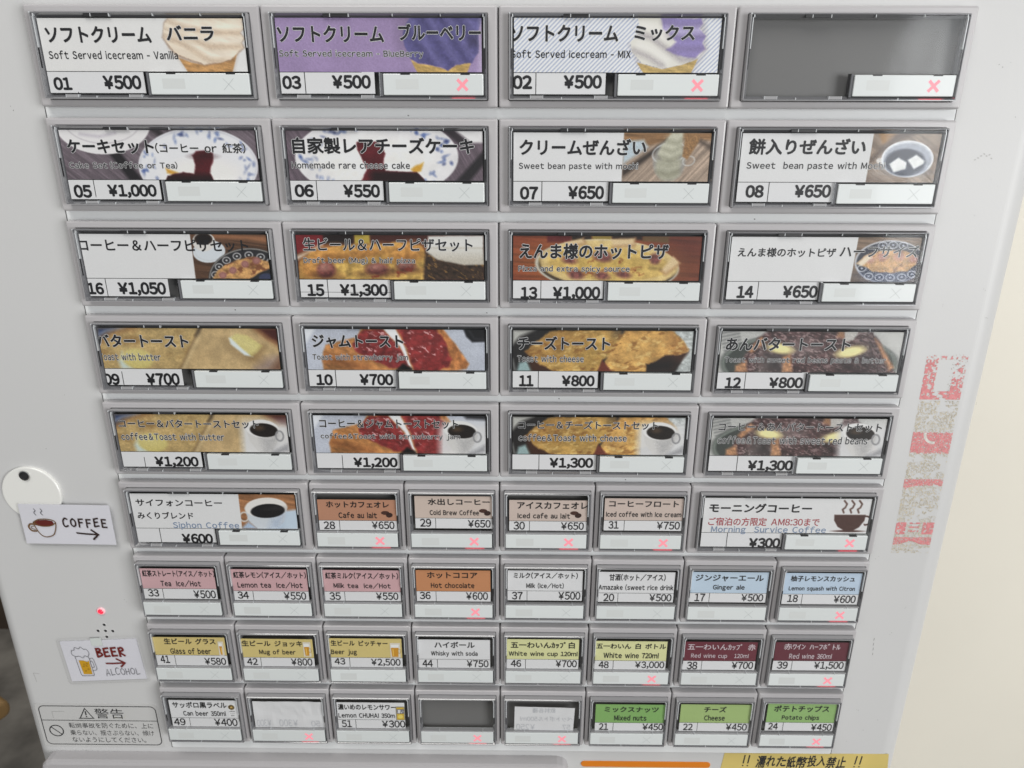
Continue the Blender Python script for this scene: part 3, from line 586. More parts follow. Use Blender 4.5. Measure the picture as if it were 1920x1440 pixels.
def a_mochizenzai():
    p = Pic(q4((185, 820), (1395, 828), (1362, 1125), (163, 1122)), NX, NY, WHITE)
    m = np.clip((p.X - 982 + (p.Y - 820) * .11) / p.s + .5, 0, 1)
    wood(p, m, (156, 138, 122), 35, 2)
    p.mix((178, 138, 92), m * p.pol([(1010, 815), (1130, 815), (1090, 880), (1040, 890)], 5)); p.mix((112, 94, 82), m * p.pol([(1130, 815), (1260, 815), (1120, 880), (960, 1010), (965, 975)], 8))
    p.mix((210, 205, 200), m * p.ell(1030, 990, 24, 18)); p.mix((128, 108, 94), m * p.pol([(945, 1075), (1080, 1125), (945, 1125)], 8))
    p.mix((208, 211, 217), m * p.ell(1195, 980, 158, 112)); p.mix((168, 174, 186), m * p.ell(1195, 985, 146, 101, 0, 4)); p.mix((226, 228, 232), m * p.rng(1195, 980, 154, 108, 8))
    p.mix((58, 64, 82), m * p.ell(1182, 1000, 122, 82, 0, 4)); p.mix((100, 110, 130), m * p.ell(1200, 1060, 90, 18, 0, 10) * .6)
    for pts in ([(1085, 1010), (1140, 970), (1192, 1000), (1190, 1040), (1115, 1062)], [(1195, 985), (1250, 952), (1300, 990), (1295, 1010), (1238, 1042)]):
        p.mix((228, 230, 228), m * p.pol(pts, 3))
    p.mul(sh(p, 24, 24, 3, 0, .92, 1.06), m)
    return p
def pizza(p, m, seed=3):
    p.mix((198, 150, 92), m); p.mul(sh(p, 34, 30, seed, 0, .62, 1.35), m); p.mix((120, 66, 44), m * np.clip((p.n(46, 40, seed + 3) - .55) * 7, 0, 1) * .7)
def a_pizzacoffee():
    p = Pic(q4((345, 140), (1628, 138), (1655, 450), (382, 450)), NX, NY, WHITE)
    m = np.clip((p.X - 1108 - (p.Y - 140) * .09) / p.s + .5, 0, 1)
    wood(p, m, (104, 74, 54), 8)
    p.mix((160, 110, 76), m * p.pol([(1250, 130), (1640, 150), (1650, 200), (1500, 175), (1270, 165)], 6))
    p.mix((204, 211, 217), m * p.ell(1235, 258, 112, 78, -6)); p.mix((214, 210, 204), m * p.ell(1202, 190, 78, 66)); p.mix((190, 190, 190), m * p.rng(1235, 258, 96, 62, 5) * .5)
    p.mix((34, 27, 24), m * p.ell(1200, 172, 62, 40)); p.mix((110, 70, 45), m * p.rng(1200, 172, 56, 34, 6) * .5)
    pl = m * p.ell(1500, 440, 275, 208, -6); p.mix((50, 50, 54), pl); p.mix((150, 146, 140), m * p.rng(1500, 440, 268, 202, 8, -6))
    for k in range(9):
        a = math.radians(188 + k * 21); x, y = 1500 + 228 * math.cos(a), 445 + 164 * math.sin(a)
        p.mix((206, 205, 205), m * p.rng(x, y, 26, 22, 6)); p.mix((206, 205, 205), m * p.ell(x, y, 7, 6))
    p.mix((70, 80, 120), m * p.ell(1625, 440, 50, 30) * .7)
    pz = m * p.pol([(1248, 452), (1290, 390), (1360, 345), (1440, 312), (1540, 290), (1640, 325), (1655, 370), (1560, 420), (1500, 455)], 3, 8, 40); pizza(p, pz)
    for x, y in ((1395, 390), (1480, 345), (1560, 320), (1325, 425)): p.mix((172, 120, 112), m * p.ell(x, y, 26, 24, 0, 4)); p.mix((140, 85, 85), m * p.rng(x, y, 20, 18, 6) * .6)
    return p
def threads(p, m, seed, pts, col=(140, 55, 35), n=14):
    r = random.Random(seed)
    for k in range(n):
        x, y = r.choice(pts); a = r.uniform(0, 6.28); L = r.uniform(30, 80); q = []
        for t in range(6):
            q.append((x + math.cos(a) * L * t / 5, y + math.sin(a) * L * .4 * t / 5)); a += r.uniform(-.5, .6)
        p.mix(col, m * p.line(q, 5, 3) * .75)
def a_pizzabeer():
    p = Pic(q4((228, 165), (1640, 168), (1648, 508), (252, 508)), NX, NY, (84, 42, 34))
    one = np.ones(p.X.shape)
    p.mix((134, 36, 42), p.pol([(220, 160), (430, 160), (440, 240), (230, 310)], 4)); p.mix((190, 166, 66), p.pol([(668, 160), (785, 160), (790, 235), (672, 235)], 4)); p.mix((40, 26, 24), p.pol([(440, 160), (660, 160), (660, 230), (450, 235)], 6))
    p.mix((200, 200, 205), p.pol([(225, 330), (330, 285), (430, 225), (430, 250), (240, 360)], 6))
    ch = p.pol([(245, 510), (255, 380), (350, 300), (560, 240), (760, 240), (1000, 215), (1180, 250), (1215, 330), (1195, 510)], 4, 14); p.mix((204, 166, 84), ch); p.mul(sh(p, 46, 36, 3, 0, .66, 1.3), ch)
    for x, y, rx, ry in ((450, 305, 160, 62), (760, 285, 150, 48), (1060, 290, 140, 72), (330, 420, 80, 70)):
        e = p.ell(x, y, rx, ry, -8, 14, .2); p.mix((206, 146, 72), e * .9); p.mul(sh(p, 30, 26, 5, 0, .75, 1.3), e); p.mix((120, 70, 30), p.ell(x, y + ry * .8, rx * .9, ry * .3, -8, 16) * .5)
    for x, y, rx, ry in ((455, 432, 72, 62), (840, 425, 84, 46), (1060, 405, 70, 40)):
        e = p.ell(x, y, rx, ry, 0, 6, .15); p.mix((150, 86, 78), e); p.mul(sh(p, 22, 22, 7, 0, .6, 1.3), e); p.mix((214, 170, 150), e * p.ell(x - rx * .2, y - ry * .3, rx * .4, ry * .35, 0, 12) * .6); p.mix((70, 25, 25), p.ell(x + 10, y + ry * .8, rx, ry * .35, 0, 12) * .7)
    threads(p, one, 3, [(760, 470), (1000, 460), (850, 480), (1100, 440)])
    bg = p.pol([(1205, 290), (1650, 330), (1650, 510), (1190, 510)], 6); p.mix((64, 48, 36), bg); p.mul(sh(p, 26, 16, 8, 30, .5, 1.7), bg); p.mix((160, 120, 62), bg * np.clip((p.n(40, 14, 9, 35) - .6) * 9, 0, 1) * .7)
    f = p.pol([(1225, 172), (1640, 165), (1645, 385), (1500, 392), (1300, 350), (1212, 292)], 4, 4); p.mix((216, 214, 208), f); p.mix((188, 180, 164), f * np.clip((p.Y - 255) / 130, 0, .8)); p.mix((170, 160, 140), p.line([(1235, 262), (1640, 262)], 6, 5) * .6)
    return p
def a_hotpizza():
    p = Pic(q4((172, 180), (1590, 178), (1580, 522), (180, 522)), NX, NY, (146, 72, 44))
    one = np.ones(p.X.shape)
    p.mul(sh(p, 420, 18, 2, 3, .72, 1.25)); p.mix((80, 34, 32), p.pol([(1380, 170), (1600, 170), (1600, 530), (1400, 530)], 120) * .7)
    for pts, c in (([(425, 175), (605, 175), (610, 228), (430, 228)], (104, 30, 38)), ([(610, 175), (760, 175), (760, 215), (615, 215)], (40, 30, 28)), ([(762, 175), (915, 175), (910, 215), (770, 225)], (150, 130, 60)), ([(1150, 175), (1345, 175), (1340, 230), (1140, 215)], (112, 84, 52)), ([(915, 175), (1140, 175), (1140, 205), (915, 205)], (40, 24, 22))): p.mix(c, p.pol(pts, 4))
    p.mix((188, 190, 196), p.ell(885, 408, 545, 204, 3)); p.mix((60, 50, 48), p.ell(890, 412, 522, 190, 3))
    z = p.ell(900, 392, 520, 182, 3, 3, .08); p.mix((214, 182, 112), z); p.mul(sh(p, 50, 36, 3, 0, .72, 1.25), z)
    p.mix((226, 204, 160), p.rng(900, 392, 490, 160, 60, 3) * .6); p.mix((208, 170, 62), p.ell(860, 400, 380, 110, 3, 60) * .55)
    for pts in ([(560, 225), (700, 196), (715, 235), (600, 262)], [(910, 200), (1090, 192), (1085, 250), (930, 260)], [(1380, 330), (1435, 385), (1330, 470), (1290, 440)]): p.mix((220, 192, 146), p.pol(pts, 5, 6)); p.mix((150, 100, 60), p.line(pts[1:], 8, 8) * .6)
    for x, y, rx, ry in ((850, 335, 72, 40), (1245, 352, 42, 40), (655, 475, 62, 36), (850, 482, 54, 30), (1012, 474, 54, 26), (600, 365, 52, 26)):
        e = p.ell(x, y, rx, ry, 10, 6, .15); p.mix((138, 80, 74), e); p.mul(sh(p, 20, 20, 7, 0, .6, 1.3), e)
    threads(p, z, 8, [(780, 370), (980, 370), (1100, 440), (900, 440), (740, 460), (1130, 480)], (150, 80, 40), 22)
    p.mix((92, 80, 40), z * p.line([(1210, 420), (1290, 430)], 10, 8) * .6)
    return p
def a_halfpizza():
    p = Pic(q4((235, 178), (1630, 180), (1595, 515), (203, 515)), NX, NY, WHITE)
    m = np.clip((p.X - 1163 + (p.Y - 180) * .13) / p.s + .5, 0, 1)
    wood(p, m, (134, 112, 92), 6)
    p.mix((192, 192, 196), m * p.ell(1405, 365, 262, 165)); p.mix((66, 70, 82), m * p.ell(1408, 365, 250, 155)); p.mix((66, 84, 128), m * p.ell(1420, 470, 190, 48, 0, 20) * .8)
    for x, y in ((1255, 472), (1335, 480), (1415, 482), (1502, 478), (1575, 455), (1345, 240), (1420, 236), (1495, 240), (1200, 412)):
        p.mix((212, 215, 222), m * p.rng(x, y, 32, 24, 6)); p.mix((190, 195, 210), m * p.ell(x, y, 8, 6))
    pz = m * p.pol([(1160, 375), (1220, 320), (1290, 285), (1400, 270), (1520, 280), (1600, 310), (1600, 380), (1540, 430), (1420, 445), (1280, 435), (1230, 400)], 3, 8, 40); pizza(p, pz, 4); p.mix((222, 190, 150), pz * .25)
    for x, y in ((1255, 345), (1345, 325), (1470, 325), (1580, 340)): p.mix((192, 140, 132), m * p.ell(x, y, 38, 28, 0, 6) * .8)
    p.mix((232, 214, 188), m * p.pol([(1160, 375), (1235, 310), (1275, 330), (1200, 395)], 4, 4))
    return p
def a_buttertoast(setm=False):
    p = Pic(q4((455, 797), (1705, 795), (1712, 1082), (492, 1085)), NX, NY, (192, 164, 108))
    p.mul(sh(p, 60, 46, 3, 0, .84, 1.14)); p.mul(sh(p, 12, 10, 6, 0, .90, 1.1)); p.mix((150, 112, 62), np.clip((.42 - p.n(150, 90, 14)) * 6, 0, 1) * .45)
    rt = p.pol([(1165, 790), (1580, 790), (1720, 900), (1720, 1090), (1015, 1090)], 4); p.mix((198, 170, 122), rt * .9); p.mul(sh(p, 70, 60, 8, 0, .86, 1.12), rt)
    p.mix((70, 58, 46), p.line([(1175, 790), (1145, 845)], 16, 8)); p.mix((118, 92, 58), p.line([(1145, 845), (1015, 1088)], 8, 8) * .8); p.mix((226, 206, 160), p.line([(1162, 850), (1035, 1088)], 10, 10) * .5)
    p.mix((150, 92, 52), p.pol([(455, 900), (560, 825), (720, 790), (560, 790), (455, 830)], 22) * .8); p.mix((52, 68, 108), p.pol([(450, 790), (600, 790), (520, 830), (450, 880)], 14)); p.mix((170, 185, 205), p.line([(450, 850), (520, 815), (640, 792)], 12, 8) * .6)
    p.mix((84, 36, 30), p.pol([(1560, 788), (1720, 788), (1720, 905), (1640, 860)], 10)); p.mix((150, 100, 60), p.line([(1555, 795), (1640, 860), (1715, 910)], 16, 14) * .8)
    p.mix((158, 140, 150), p.pol([(1545, 1070), (1620, 1010), (1690, 1000), (1650, 1090), (1550, 1090)], 22) * .8); p.mix((96, 52, 44), p.pol([(1650, 1090), (1715, 1000), (1720, 1090)], 16) * .8)
    p.mix((196, 208, 198), p.pol([(592, 1035), (620, 965), (700, 1090), (610, 1090)], 8)); p.mix((206, 190, 114), p.ell(725, 1015, 108, 72, 8, 5)); p.mix((222, 210, 150), p.ell(700, 990, 60, 30, 8, 24) * .6)
    if not setm:
        p.mix((130, 100, 60), p.ell(1510, 985, 100, 34, 30, 24) * .5)
        p.mix((214, 224, 222), p.pol([(1370, 862), (1395, 850), (1500, 955), (1530, 995), (1470, 982), (1380, 905)], 4)); p.mix((210, 196, 124), p.pol([(1382, 858), (1422, 830), (1500, 842), (1602, 915), (1562, 962), (1520, 992), (1455, 935)], 4)); p.mix((226, 216, 160), p.line([(1420, 850), (1530, 925)], 26, 24) * .4); p.mix((140, 110, 66), p.line([(1525, 1000), (1570, 970), (1608, 925)], 16, 14) * .7)
    return p
def a_jamtoast(setm=False):
    p = Pic(q4((297, 880), (1635, 875), (1640, 1178), (325, 1178)), NX, NY, (186, 191, 203))
    p.mul(sh(p, 200, 120, 2, 0, .94, 1.06)); p.mix((218, 222, 228), p.pol([(290, 870), (380, 870), (310, 980)], 6))
    cl = p.pol([(435, 1040), (455, 995), (560, 965), (690, 935), (718, 872), (880, 872), (1000, 985), (1085, 1110), (1095, 1180), (440, 1180), (428, 1100)], 4, 8)
    p.mix((198, 136, 76), cl); p.mul(sh(p, 70, 30, 3, 18, .62, 1.3), cl); p.mix((104, 52, 24), p.line([(450, 1085), (600, 1130), (760, 1170)], 26, 20) * .6 * cl)
    jl = p.pol([(655, 985), (690, 935), (730, 885), (875, 878), (985, 980), (1065, 1105), (1080, 1165), (930, 1160), (760, 1080), (680, 1050)], 4, 12); p.mix((166, 58, 58), jl); p.mul(sh(p, 40, 26, 4, 20, .55, 1.15), jl)
    p.mix((232, 230, 234), p.pol([(885, 872), (985, 872), (1050, 1010), (1098, 1165), (1070, 1140), (1010, 1000)], 4)); p.mix((20, 16, 18), p.pol([(980, 1180), (1030, 1130), (1100, 1165), (1100, 1180)], 5))
    cr = p.pol([(975, 872), (1325, 868), (1420, 980), (1522, 1130), (1500, 1165), (1430, 1180), (1105, 1180), (1045, 1010)], 4, 4); p.mix((196, 128, 70), cr); p.mul(sh(p, 40, 26, 6, 50, .65, 1.3), cr)
    jr = p.pol([(985, 872), (1275, 868), (1360, 985), (1372, 1060), (1402, 1095), (1365, 1150), (1290, 1180), (1115, 1180), (1060, 1020)], 4, 12); p.mix((172, 60, 60), jr); p.mul(sh(p, 44, 34, 8, 10, .55, 1.15), jr)
    for j in (jl, jr): p.mix((228, 176, 176), j * np.clip((p.n(34, 15, 12, 25) - .64) * 12, 0, 1) * np.clip((p.n(120, 90, 15) - .45) * 6, 0, 1) * .85)
    if not setm: p.mix((30, 30, 34), p.pol([(1478, 868), (1645, 868), (1645, 962), (1545, 966), (1500, 925)], 4)); p.mix((90, 92, 100), p.line([(1520, 880), (1560, 940), (1640, 945)], 5, 5) * .6)
    else: p.mix((30, 30, 34), p.pol([(1470, 868), (1645, 868), (1645, 905), (1490, 895)], 8))
    return p
def a_cheesetoast(setm=False):
    p = Pic(q4((165, 882), (1502, 880), (1492, 1190), (170, 1190)), NX, NY, (42, 40, 40))
    p.mix((182, 182, 176), p.pol([(160, 878), (330, 878), (220, 930), (165, 990)], 8)); p.mix((150, 176, 176), p.pol([(200, 1195), (215, 1130), (270, 1110), (320, 1195)], 6)); p.mix((196, 200, 196), p.line([(165, 1100), (185, 1180)], 10, 6) * .7)
    p.mix((196, 202, 200), p.pol([(1330, 878), (1505, 878), (1505, 1195), (1380, 1195), (1440, 1060), (1400, 930)], 5)); p.mul(sh(p, 24, 16, 4, 0, .75, 1.15), p.pol([(1330, 878), (1505, 878), (1505, 1195), (1380, 1195)], 5))
    p.mix((76, 44, 28), p.pol([(262, 1040), (480, 1195), (312, 1195)], 8)); p.mix((72, 42, 30), p.pol([(1290, 1060), (1475, 1035), (1355, 1195), (1140, 1195)], 6)); p.mix((30, 22, 20), p.pol([(1165, 1110), (1330, 1090), (1390, 1130), (1340, 1195), (1160, 1195)], 20))
    t1 = p.pol([(258, 1040), (330, 975), (440, 890), (560, 878), (960, 878), (1000, 960), (900, 1060), (830, 1110), (800, 1195), (470, 1195), (330, 1110)], 4, 14); p.mix((204, 160, 84), t1); p.mul(sh(p, 90, 60, 3, 0, .74, 1.24), t1); p.mul(sh(p, 26, 20, 5, 0, .86, 1.14), t1)
    p.mix((120, 76, 34), t1 * p.line([(300, 1000), (420, 980), (640, 960)], 50, 60) * .35); p.mix((150, 128, 60), t1 * p.ell(760, 1040, 160, 60, -20, 60) * .5); p.mix((100, 84, 62), p.ell(960, 905, 55, 36, 30, 24) * .8)
    t2 = p.pol([(1000, 878), (1340, 878), (1400, 920), (1475, 1020), (1440, 1052), (1300, 1062), (1230, 1110), (1160, 1130), (1165, 1195), (830, 1195), (880, 1060), (950, 960)], 4, 14); p.mix((206, 156, 82), t2); p.mul(sh(p, 80, 56, 8, 0, .72, 1.26), t2); p.mul(sh(p, 22, 18, 9, 0, .86, 1.16), t2)
    p.mix((110, 62, 28), t2 * p.pol([(1340, 900), (1480, 1010), (1450, 1060), (1350, 1040)], 30) * .6); p.mix((236, 200, 120), t2 * p.ell(1090, 1050, 150, 50, -20, 60) * .4)
    for t in (t1, t2): p.mix((238, 206, 132), t * np.clip((p.n(60, 30, 17, -15) - .58) * 7, 0, 1) * .55); p.mix((140, 92, 40), t * np.clip((.40 - p.n(70, 34, 19, -15)) * 8, 0, 1) * .6)
    p.mix((124, 58, 42), p.pol([(835, 1103), (912, 1195), (800, 1195)], 4))
    return p
def a_antoast(setm=False):
    p = Pic(q4((140, 888), (1485, 892), (1450, 1200), (112, 1198)), NX, NY, (184, 184, 180))
    for k in range(7): p.mix((78, 80, 82), p.line([(120 + k * 8, 905 + k * 26), (260 + k * 4, 880 + k * 24)], 7, 5) * .7)
    p.mix((74, 80, 76), p.ell(790, 1130, 660, 240, 0, 4)); p.mix((132, 140, 132), p.rng(790, 1130, 640, 226, 22) * .8); p.mix((96, 104, 94), p.ell(480, 1110, 120, 50, 0, 24))
    p.mix((188, 184, 178), p.pol([(1020, 885), (1140, 885), (1120, 960), (1040, 990)], 6)); p.mix((196, 196, 192), p.pol([(1300, 885), (1490, 885), (1480, 1040), (1380, 1000)], 10))
    mass = p.pol([(240, 1200), (330, 1040), (400, 940), (480, 885), (1030, 885), (1040, 960), (1120, 950), (1150, 890), (1250, 885), (1300, 960), (1400, 1120), (1440, 1200)], 5, 14)
    p.mix((84, 60, 60), mass); p.mul(sh(p, 34, 20, 3, 20, .45, 1.6), mass); p.mix((172, 146, 144), mass * np.clip((p.n(26, 12, 9, 20) - .55) * 8, 0, 1) * .75); p.mix((206, 202, 198), p.pol([(640, 1000), (760, 985), (840, 1010), (760, 1060), (650, 1050)], 40) * .45); p.mix((170, 172, 166), p.pol([(440, 1050), (590, 1060), (600, 1200), (420, 1200)], 30) * .6)
    p.mix((36, 28, 30), mass * p.pol([(480, 1200), (470, 1060), (600, 1050), (600, 1200)], 30) * .7); p.mix((40, 30, 32), mass * p.pol([(1000, 1200), (1040, 1080), (1240, 1000), (1300, 1200)], 60) * .6)
    for pts in ([(330, 1030), (430, 930), (470, 960), (360, 1050)], [(240, 1150), (320, 1110), (330, 1195), (240, 1200)], [(595, 1080), (650, 1060), (670, 1200), (590, 1200)], [(1270, 940), (1330, 1000), (1430, 1160), (1390, 1180)], [(1000, 885), (1035, 885), (1040, 940), (990, 930)]):
        m = p.pol(pts, 6, 6); p.mix((190, 140, 100), m); p.mul(sh(p, 20, 16, 6, 0, .7, 1.3), m)
    for x, y, rx, ry, a in ((575, 1018, 92, 36, 8), (1100, 1040, 106, 38, -12)): p.mix((236, 222, 150), p.ell(x, y, rx, ry, a, 6, .1)); p.mix((246, 236, 180), p.ell(x - 10, y - 10, rx * .6, ry * .5, a, 16) * .6)
    return p
def add_cup(p):
    x0, x1 = p.X.mean(0)[[0, -1]]; y0, y1 = p.Y[0].mean(), p.Y[-1].mean(); w, h = x1 - x0, y1 - y0
    fx = lambda f: x0 + f * w
    fy = lambda f: y0 + f * h
    p.mix((214, 214, 214), np.clip((p.X - fx(.705)) / (.05 * w), 0, 1) * np.clip((p.Y - fy(.0)) / (.35 * h), 0, 1) * .95)
    p.mix((206, 204, 201), p.pol([(fx(.755), fy(.32)), (fx(.955), fy(.34)), (fx(.95), fy(.6)), (fx(.905), fy(.95)), (fx(.86), fy(1.05)), (fx(.82), fy(.98)), (fx(.775), fy(.7))], 2))
    p.mix((166, 165, 166), p.pol([(fx(.84), fy(.62)), (fx(.95), fy(.5)), (fx(.905), fy(.95)), (fx(.86), fy(1.05))], 16) * .6)
    p.mix((222, 221, 219), p.ell(fx(.853), fy(.36), .098 * w, .24 * h, 4)); p.mix((38, 31, 28), p.ell(fx(.862), fy(.40), .082 * w, .185 * h, 4)); p.mix((128, 100, 70), p.ell(fx(.835), fy(.34), .03 * w, .07 * h, 0, 6) * .5)
    p.mix((150, 150, 152), p.rng(fx(.952), fy(.55), .022 * w, .13 * h, .010 * w)); p.mix((150, 150, 154), p.pol([(fx(.9), fy(1.0)), (fx(1.0), fy(.75)), (fx(1.0), fy(.95)), (fx(.94), fy(1.02))], 8) * .8)
    return p
def a_siphon():
    p = Pic(q4((780, 632), (1780, 630), (1797, 845), (822, 845)), NX, NY, WHITE)
    m = np.clip((p.X - 1440 - (p.Y - 630) * .1) / p.s + .5, 0, 1)
    wood(p, m, (166, 116, 76), 10, 2, 200, 16); p.mix((190, 206, 222), m * p.pol([(1640, 740), (1800, 720), (1800, 850), (1580, 850)], 6)); p.mix((170, 190, 215), m * p.pol([(1455, 845), (1500, 800), (1560, 845)], 6))
    p.mix((206, 200, 192), m * p.rng(1475, 770, 26, 28, 9)); p.mix((200, 206, 212), m * p.pol([(1478, 715), (1735, 705), (1715, 800), (1660, 850), (1560, 850), (1500, 795)], 3)); p.mix((168, 184, 206), m * p.pol([(1640, 780), (1720, 740), (1690, 850), (1620, 850)], 16) * .7)
    p.mix((224, 220, 214), m * p.ell(1607, 712, 128, 62, -3)); p.mix((28, 27, 30), m * p.ell(1617, 732, 103, 44, -4)); p.mix((90, 84, 84), m * p.ell(1660, 716, 40, 8, -4, 8) * .5)
    return p
def a_morning():
    p = Pic(q4((132, 585), (1062, 592), (1048, 785), (120, 785)), NX, NY, WHITE)
    for k in range(3):
        x = 903 + k * 42; p.mix((96, 62, 50), p.line([(x + 6, 602), (x + 22, 620), (x + 14, 640), (x, 650), (x + 8, 668)], 9, 2))
    p.mix((84, 48, 40), p.pol([(860, 680), (1035, 680), (1032, 712), (1005, 750), (970, 770), (925, 770), (885, 748), (862, 712)], 2)); p.mix((84, 48, 40), p.rng(1040, 712, 26, 24, 9) * (p.X > 1030)); p.mix((84, 48, 40), p.ell(945, 772, 82, 6))
    return p
ART = {'vanilla': a_vanilla, 'blueberry': a_blueberry, 'mix': a_mix, 'cakeset': a_cakeset, 'cheesecake': a_cheesecake, 'creamzenzai': a_creamzenzai, 'mochizenzai': a_mochizenzai,
       'pizzacoffee': a_pizzacoffee, 'pizzabeer': a_pizzabeer, 'hotpizza': a_hotpizza, 'halfpizza': a_halfpizza, 'buttertoast': a_buttertoast, 'jamtoast': a_jamtoast,
       'cheesetoast': a_cheesetoast, 'antoast': a_antoast, 'buttertoastset': lambda: add_cup(a_buttertoast(True)), 'jamtoastset': lambda: add_cup(a_jamtoast(True)),
       'cheesetoastset': lambda: add_cup(a_cheesetoast(True)), 'antoastset': lambda: add_cup(a_antoast(True)), 'siphon': a_siphon, 'morning': a_morning}

# ------------------------------------------------------------------ the setting
def prop(o, label=None, cat=None, kind=None, group=None):
    if label: o['label'] = label
    if cat: o['category'] = cat
    if kind: o['kind'] = kind
    if group: o['group'] = group
    return o
M['floor'] = mat('worn_concrete_floor', (0.30, 0.28, 0.25), 0.6, vary=0.55, vscale=9, bump=0.2, bscale=40)
M['wall'] = mat('cream_wall_paint', (0.80, 0.765, 0.675), 0.6, vary=0.04, vscale=3, bump=0.08, bscale=120)
M['tan'] = mat('pale_wood', (0.36, 0.22, 0.09), 0.45, vary=0.25, vscale=12)
M['darkwood'] = mat('dark_wood', (0.10, 0.07, 0.05), 0.5, vary=0.3, vscale=6)
M['steel'] = mat('dark_steel', (0.05, 0.05, 0.055), 0.4)
def wbox(mb, x0, y0, z0, x1, y1, z1, mi=0):      # a box given in metres, world axes
    return mb.box(x0 * 1000, -z1 * 1000, x1 * 1000, -z0 * 1000, -y1 * 1000, -y0 * 1000, mi)
fl = MB(); fl.add([(-6000, 0, 4000), (6000, 0, 4000), (6000, 0, -6000), (-6000, 0, -6000)], [(0, 1, 2, 3)])
prop(fl.build('floor', ['floor']), kind='structure')
wm = MB(); wbox(wm, -0.1, 0.40, 0.003, 3.0, 0.52, 2.7)
prop(wm.build('wall', ['wall']), 'plain cream painted wall behind the right side of the white ticket machine', 'wall')
st = bpy.data.objects.new('stool', None); COL.objects.link(st); st.location = (-1.124, 0.605, 0.0); st.rotation_euler = (0, 0, math.radians(60))
prop(st, 'wooden stool with pale seat standing on the concrete floor at lower left', 'stool')
b = MB(); b.box(-170, -452, 170, -418, -170, 170, 0, bev=6, r=14)
b.build('seat', ['tan'], st, recalc=True)
for sx in (-1, 1):
    for sy in (-1, 1):
        b = MB(); b.box(sx * 95 - 11, -417.5, sx * 95 + 11, -1, sy * 95 - 11, sy * 95 + 11)
        b.build('leg', ['steel'], st)
ct = MB(); wbox(ct, -4.2, 1.42, 0.0, -0.72, 1.9, 1.0)
prop(ct.build('counter', ['darkwood']), 'dark brown wooden counter across the floor behind the stool', 'counter')

# ------------------------------------------------------------------ the machine
root = bpy.data.objects.new('ticket_machine', None); COL.objects.link(root)
prop(root, 'white ticket vending machine covered in rows of clear food and drink buttons with prices', 'ticket machine')
TOPLOC = (0, 0, PANEL_TOP)
W0 = -5.5                                         # front of the cabinet sheet, mm relative to the button frames
xl, xr, yt, yb = -287.5, 245.0, -110.0, PANEL_TOP * 1000 - 4
c = MB()
def prism(x0, x1, ra, rb, n=22):                   # horizontal section of the cabinet with rounded front corners
    pts = [(x0, -330.0)]
    for k in range(n):
        a = math.radians(90 * k / (n - 1)); pts.append((x0 + ra - ra * math.cos(a), W0 - ra + ra * math.sin(a)))
    for k in range(n):
        a = math.radians(90 * k / (n - 1)); pts.append((x1 - rb + rb * math.sin(a), W0 - rb + rb * math.cos(a)))
    pts.append((x1, -330.0)); return pts
P2 = prism(xl, xr + 1.0, 9.0, 14.0)
n = len(P2)
c.add([(x, yt, w) for x, w in P2] + [(x, yb, w) for x, w in P2], [(k, (k + 1) % n, n + (k + 1) % n, n + k) for k in range(n)] + [tuple(range(n)), tuple(range(2 * n - 1, n - 1, -1))])
# small scratches, dirt specks and pencil marks in the paint
rs = random.Random(5)
for (x, y) in ((217, 22), (221, 20), (228, 44), (224, 69), (226, 71), (219, 85), (240.5, 178), (232, 250), (231, 258), (-212, 300), (-272, 330), (-270, 96), (-261, 120), (-236, 205), (-216, 40), (206, 268), (228, 300), (222, 318), (215, 351), (212, 372), (218, 389), (209, 396), (226, 380), (-262, 190), (-220, 175), (232, 120), (212, 128), (236, 135)):
    for q in range(rs.randint(1, 2)):
        c.ellipse(x + rs.uniform(-1.2, 1.2), y + rs.uniform(-1.5, 1.5), rs.uniform(.08, .2), rs.uniform(.08, .28), W0 + .06, 1, (0.2, 0.195, 0.19), rs.uniform(0, 90), 8)
for k in range(4): c.ellipse(213.5 + k * .25 + rs.uniform(-.6, .6), 322 + k * 3.4, .16, rs.uniform(.4, 1.1), W0 + .06, 1, (0.22, 0.22, 0.22), rs.uniform(-30, 30), 8)
for k in range(7): c.ellipse(214 + k * 1.2, 60 + rs.uniform(-1.5, 1.5), .5, .25, W0 + .06, 1, (0.42, 0.42, 0.41), rs.uniform(-30, 30), 8)
c.stroke([(-272, 352), (-275.5, 351.5), (-274.8, 358)], .22, W0 + .06, 1, (0.35, 0.34, 0.33))
cab = c.build('cabinet', ['cabinet', 'ink'], root, TOPLOC)

b = MB()
b.rect(-201.9, 1.0, 201.6, 406.7, W0 + .12, 1)
b.box(-201.3, 1.6, 201.0, 406.2, W0 + .05, W0 + .9, 0, bev=.5, r=1.0)
for row in range(9):
    for q in range(-3, 4):
        if row < 5 and q % 2: continue
        if row == 5 and abs(q) == 3: continue
        b.rect(q * 50 - .6, row * PITCH + .4, q * 50 + .6, row * PITCH + 39.6, W0 + .98, 1)  # black strips on the white panel, shade of the frame seams as colour
for (x, y) in ((-40, 43.2), (118, 87.5), (-128, 131.6), (30, 176.5), (66, 221.5), (-6, 132.4), (142, 310)): b.ellipse(x, y, .4, .25, W0 + .96, 2, (0.2, 0.2, 0.2), 20, 8)
b.build('button_panel', ['panel', 'black', 'ink'], root, TOPLOC, recalc=True)

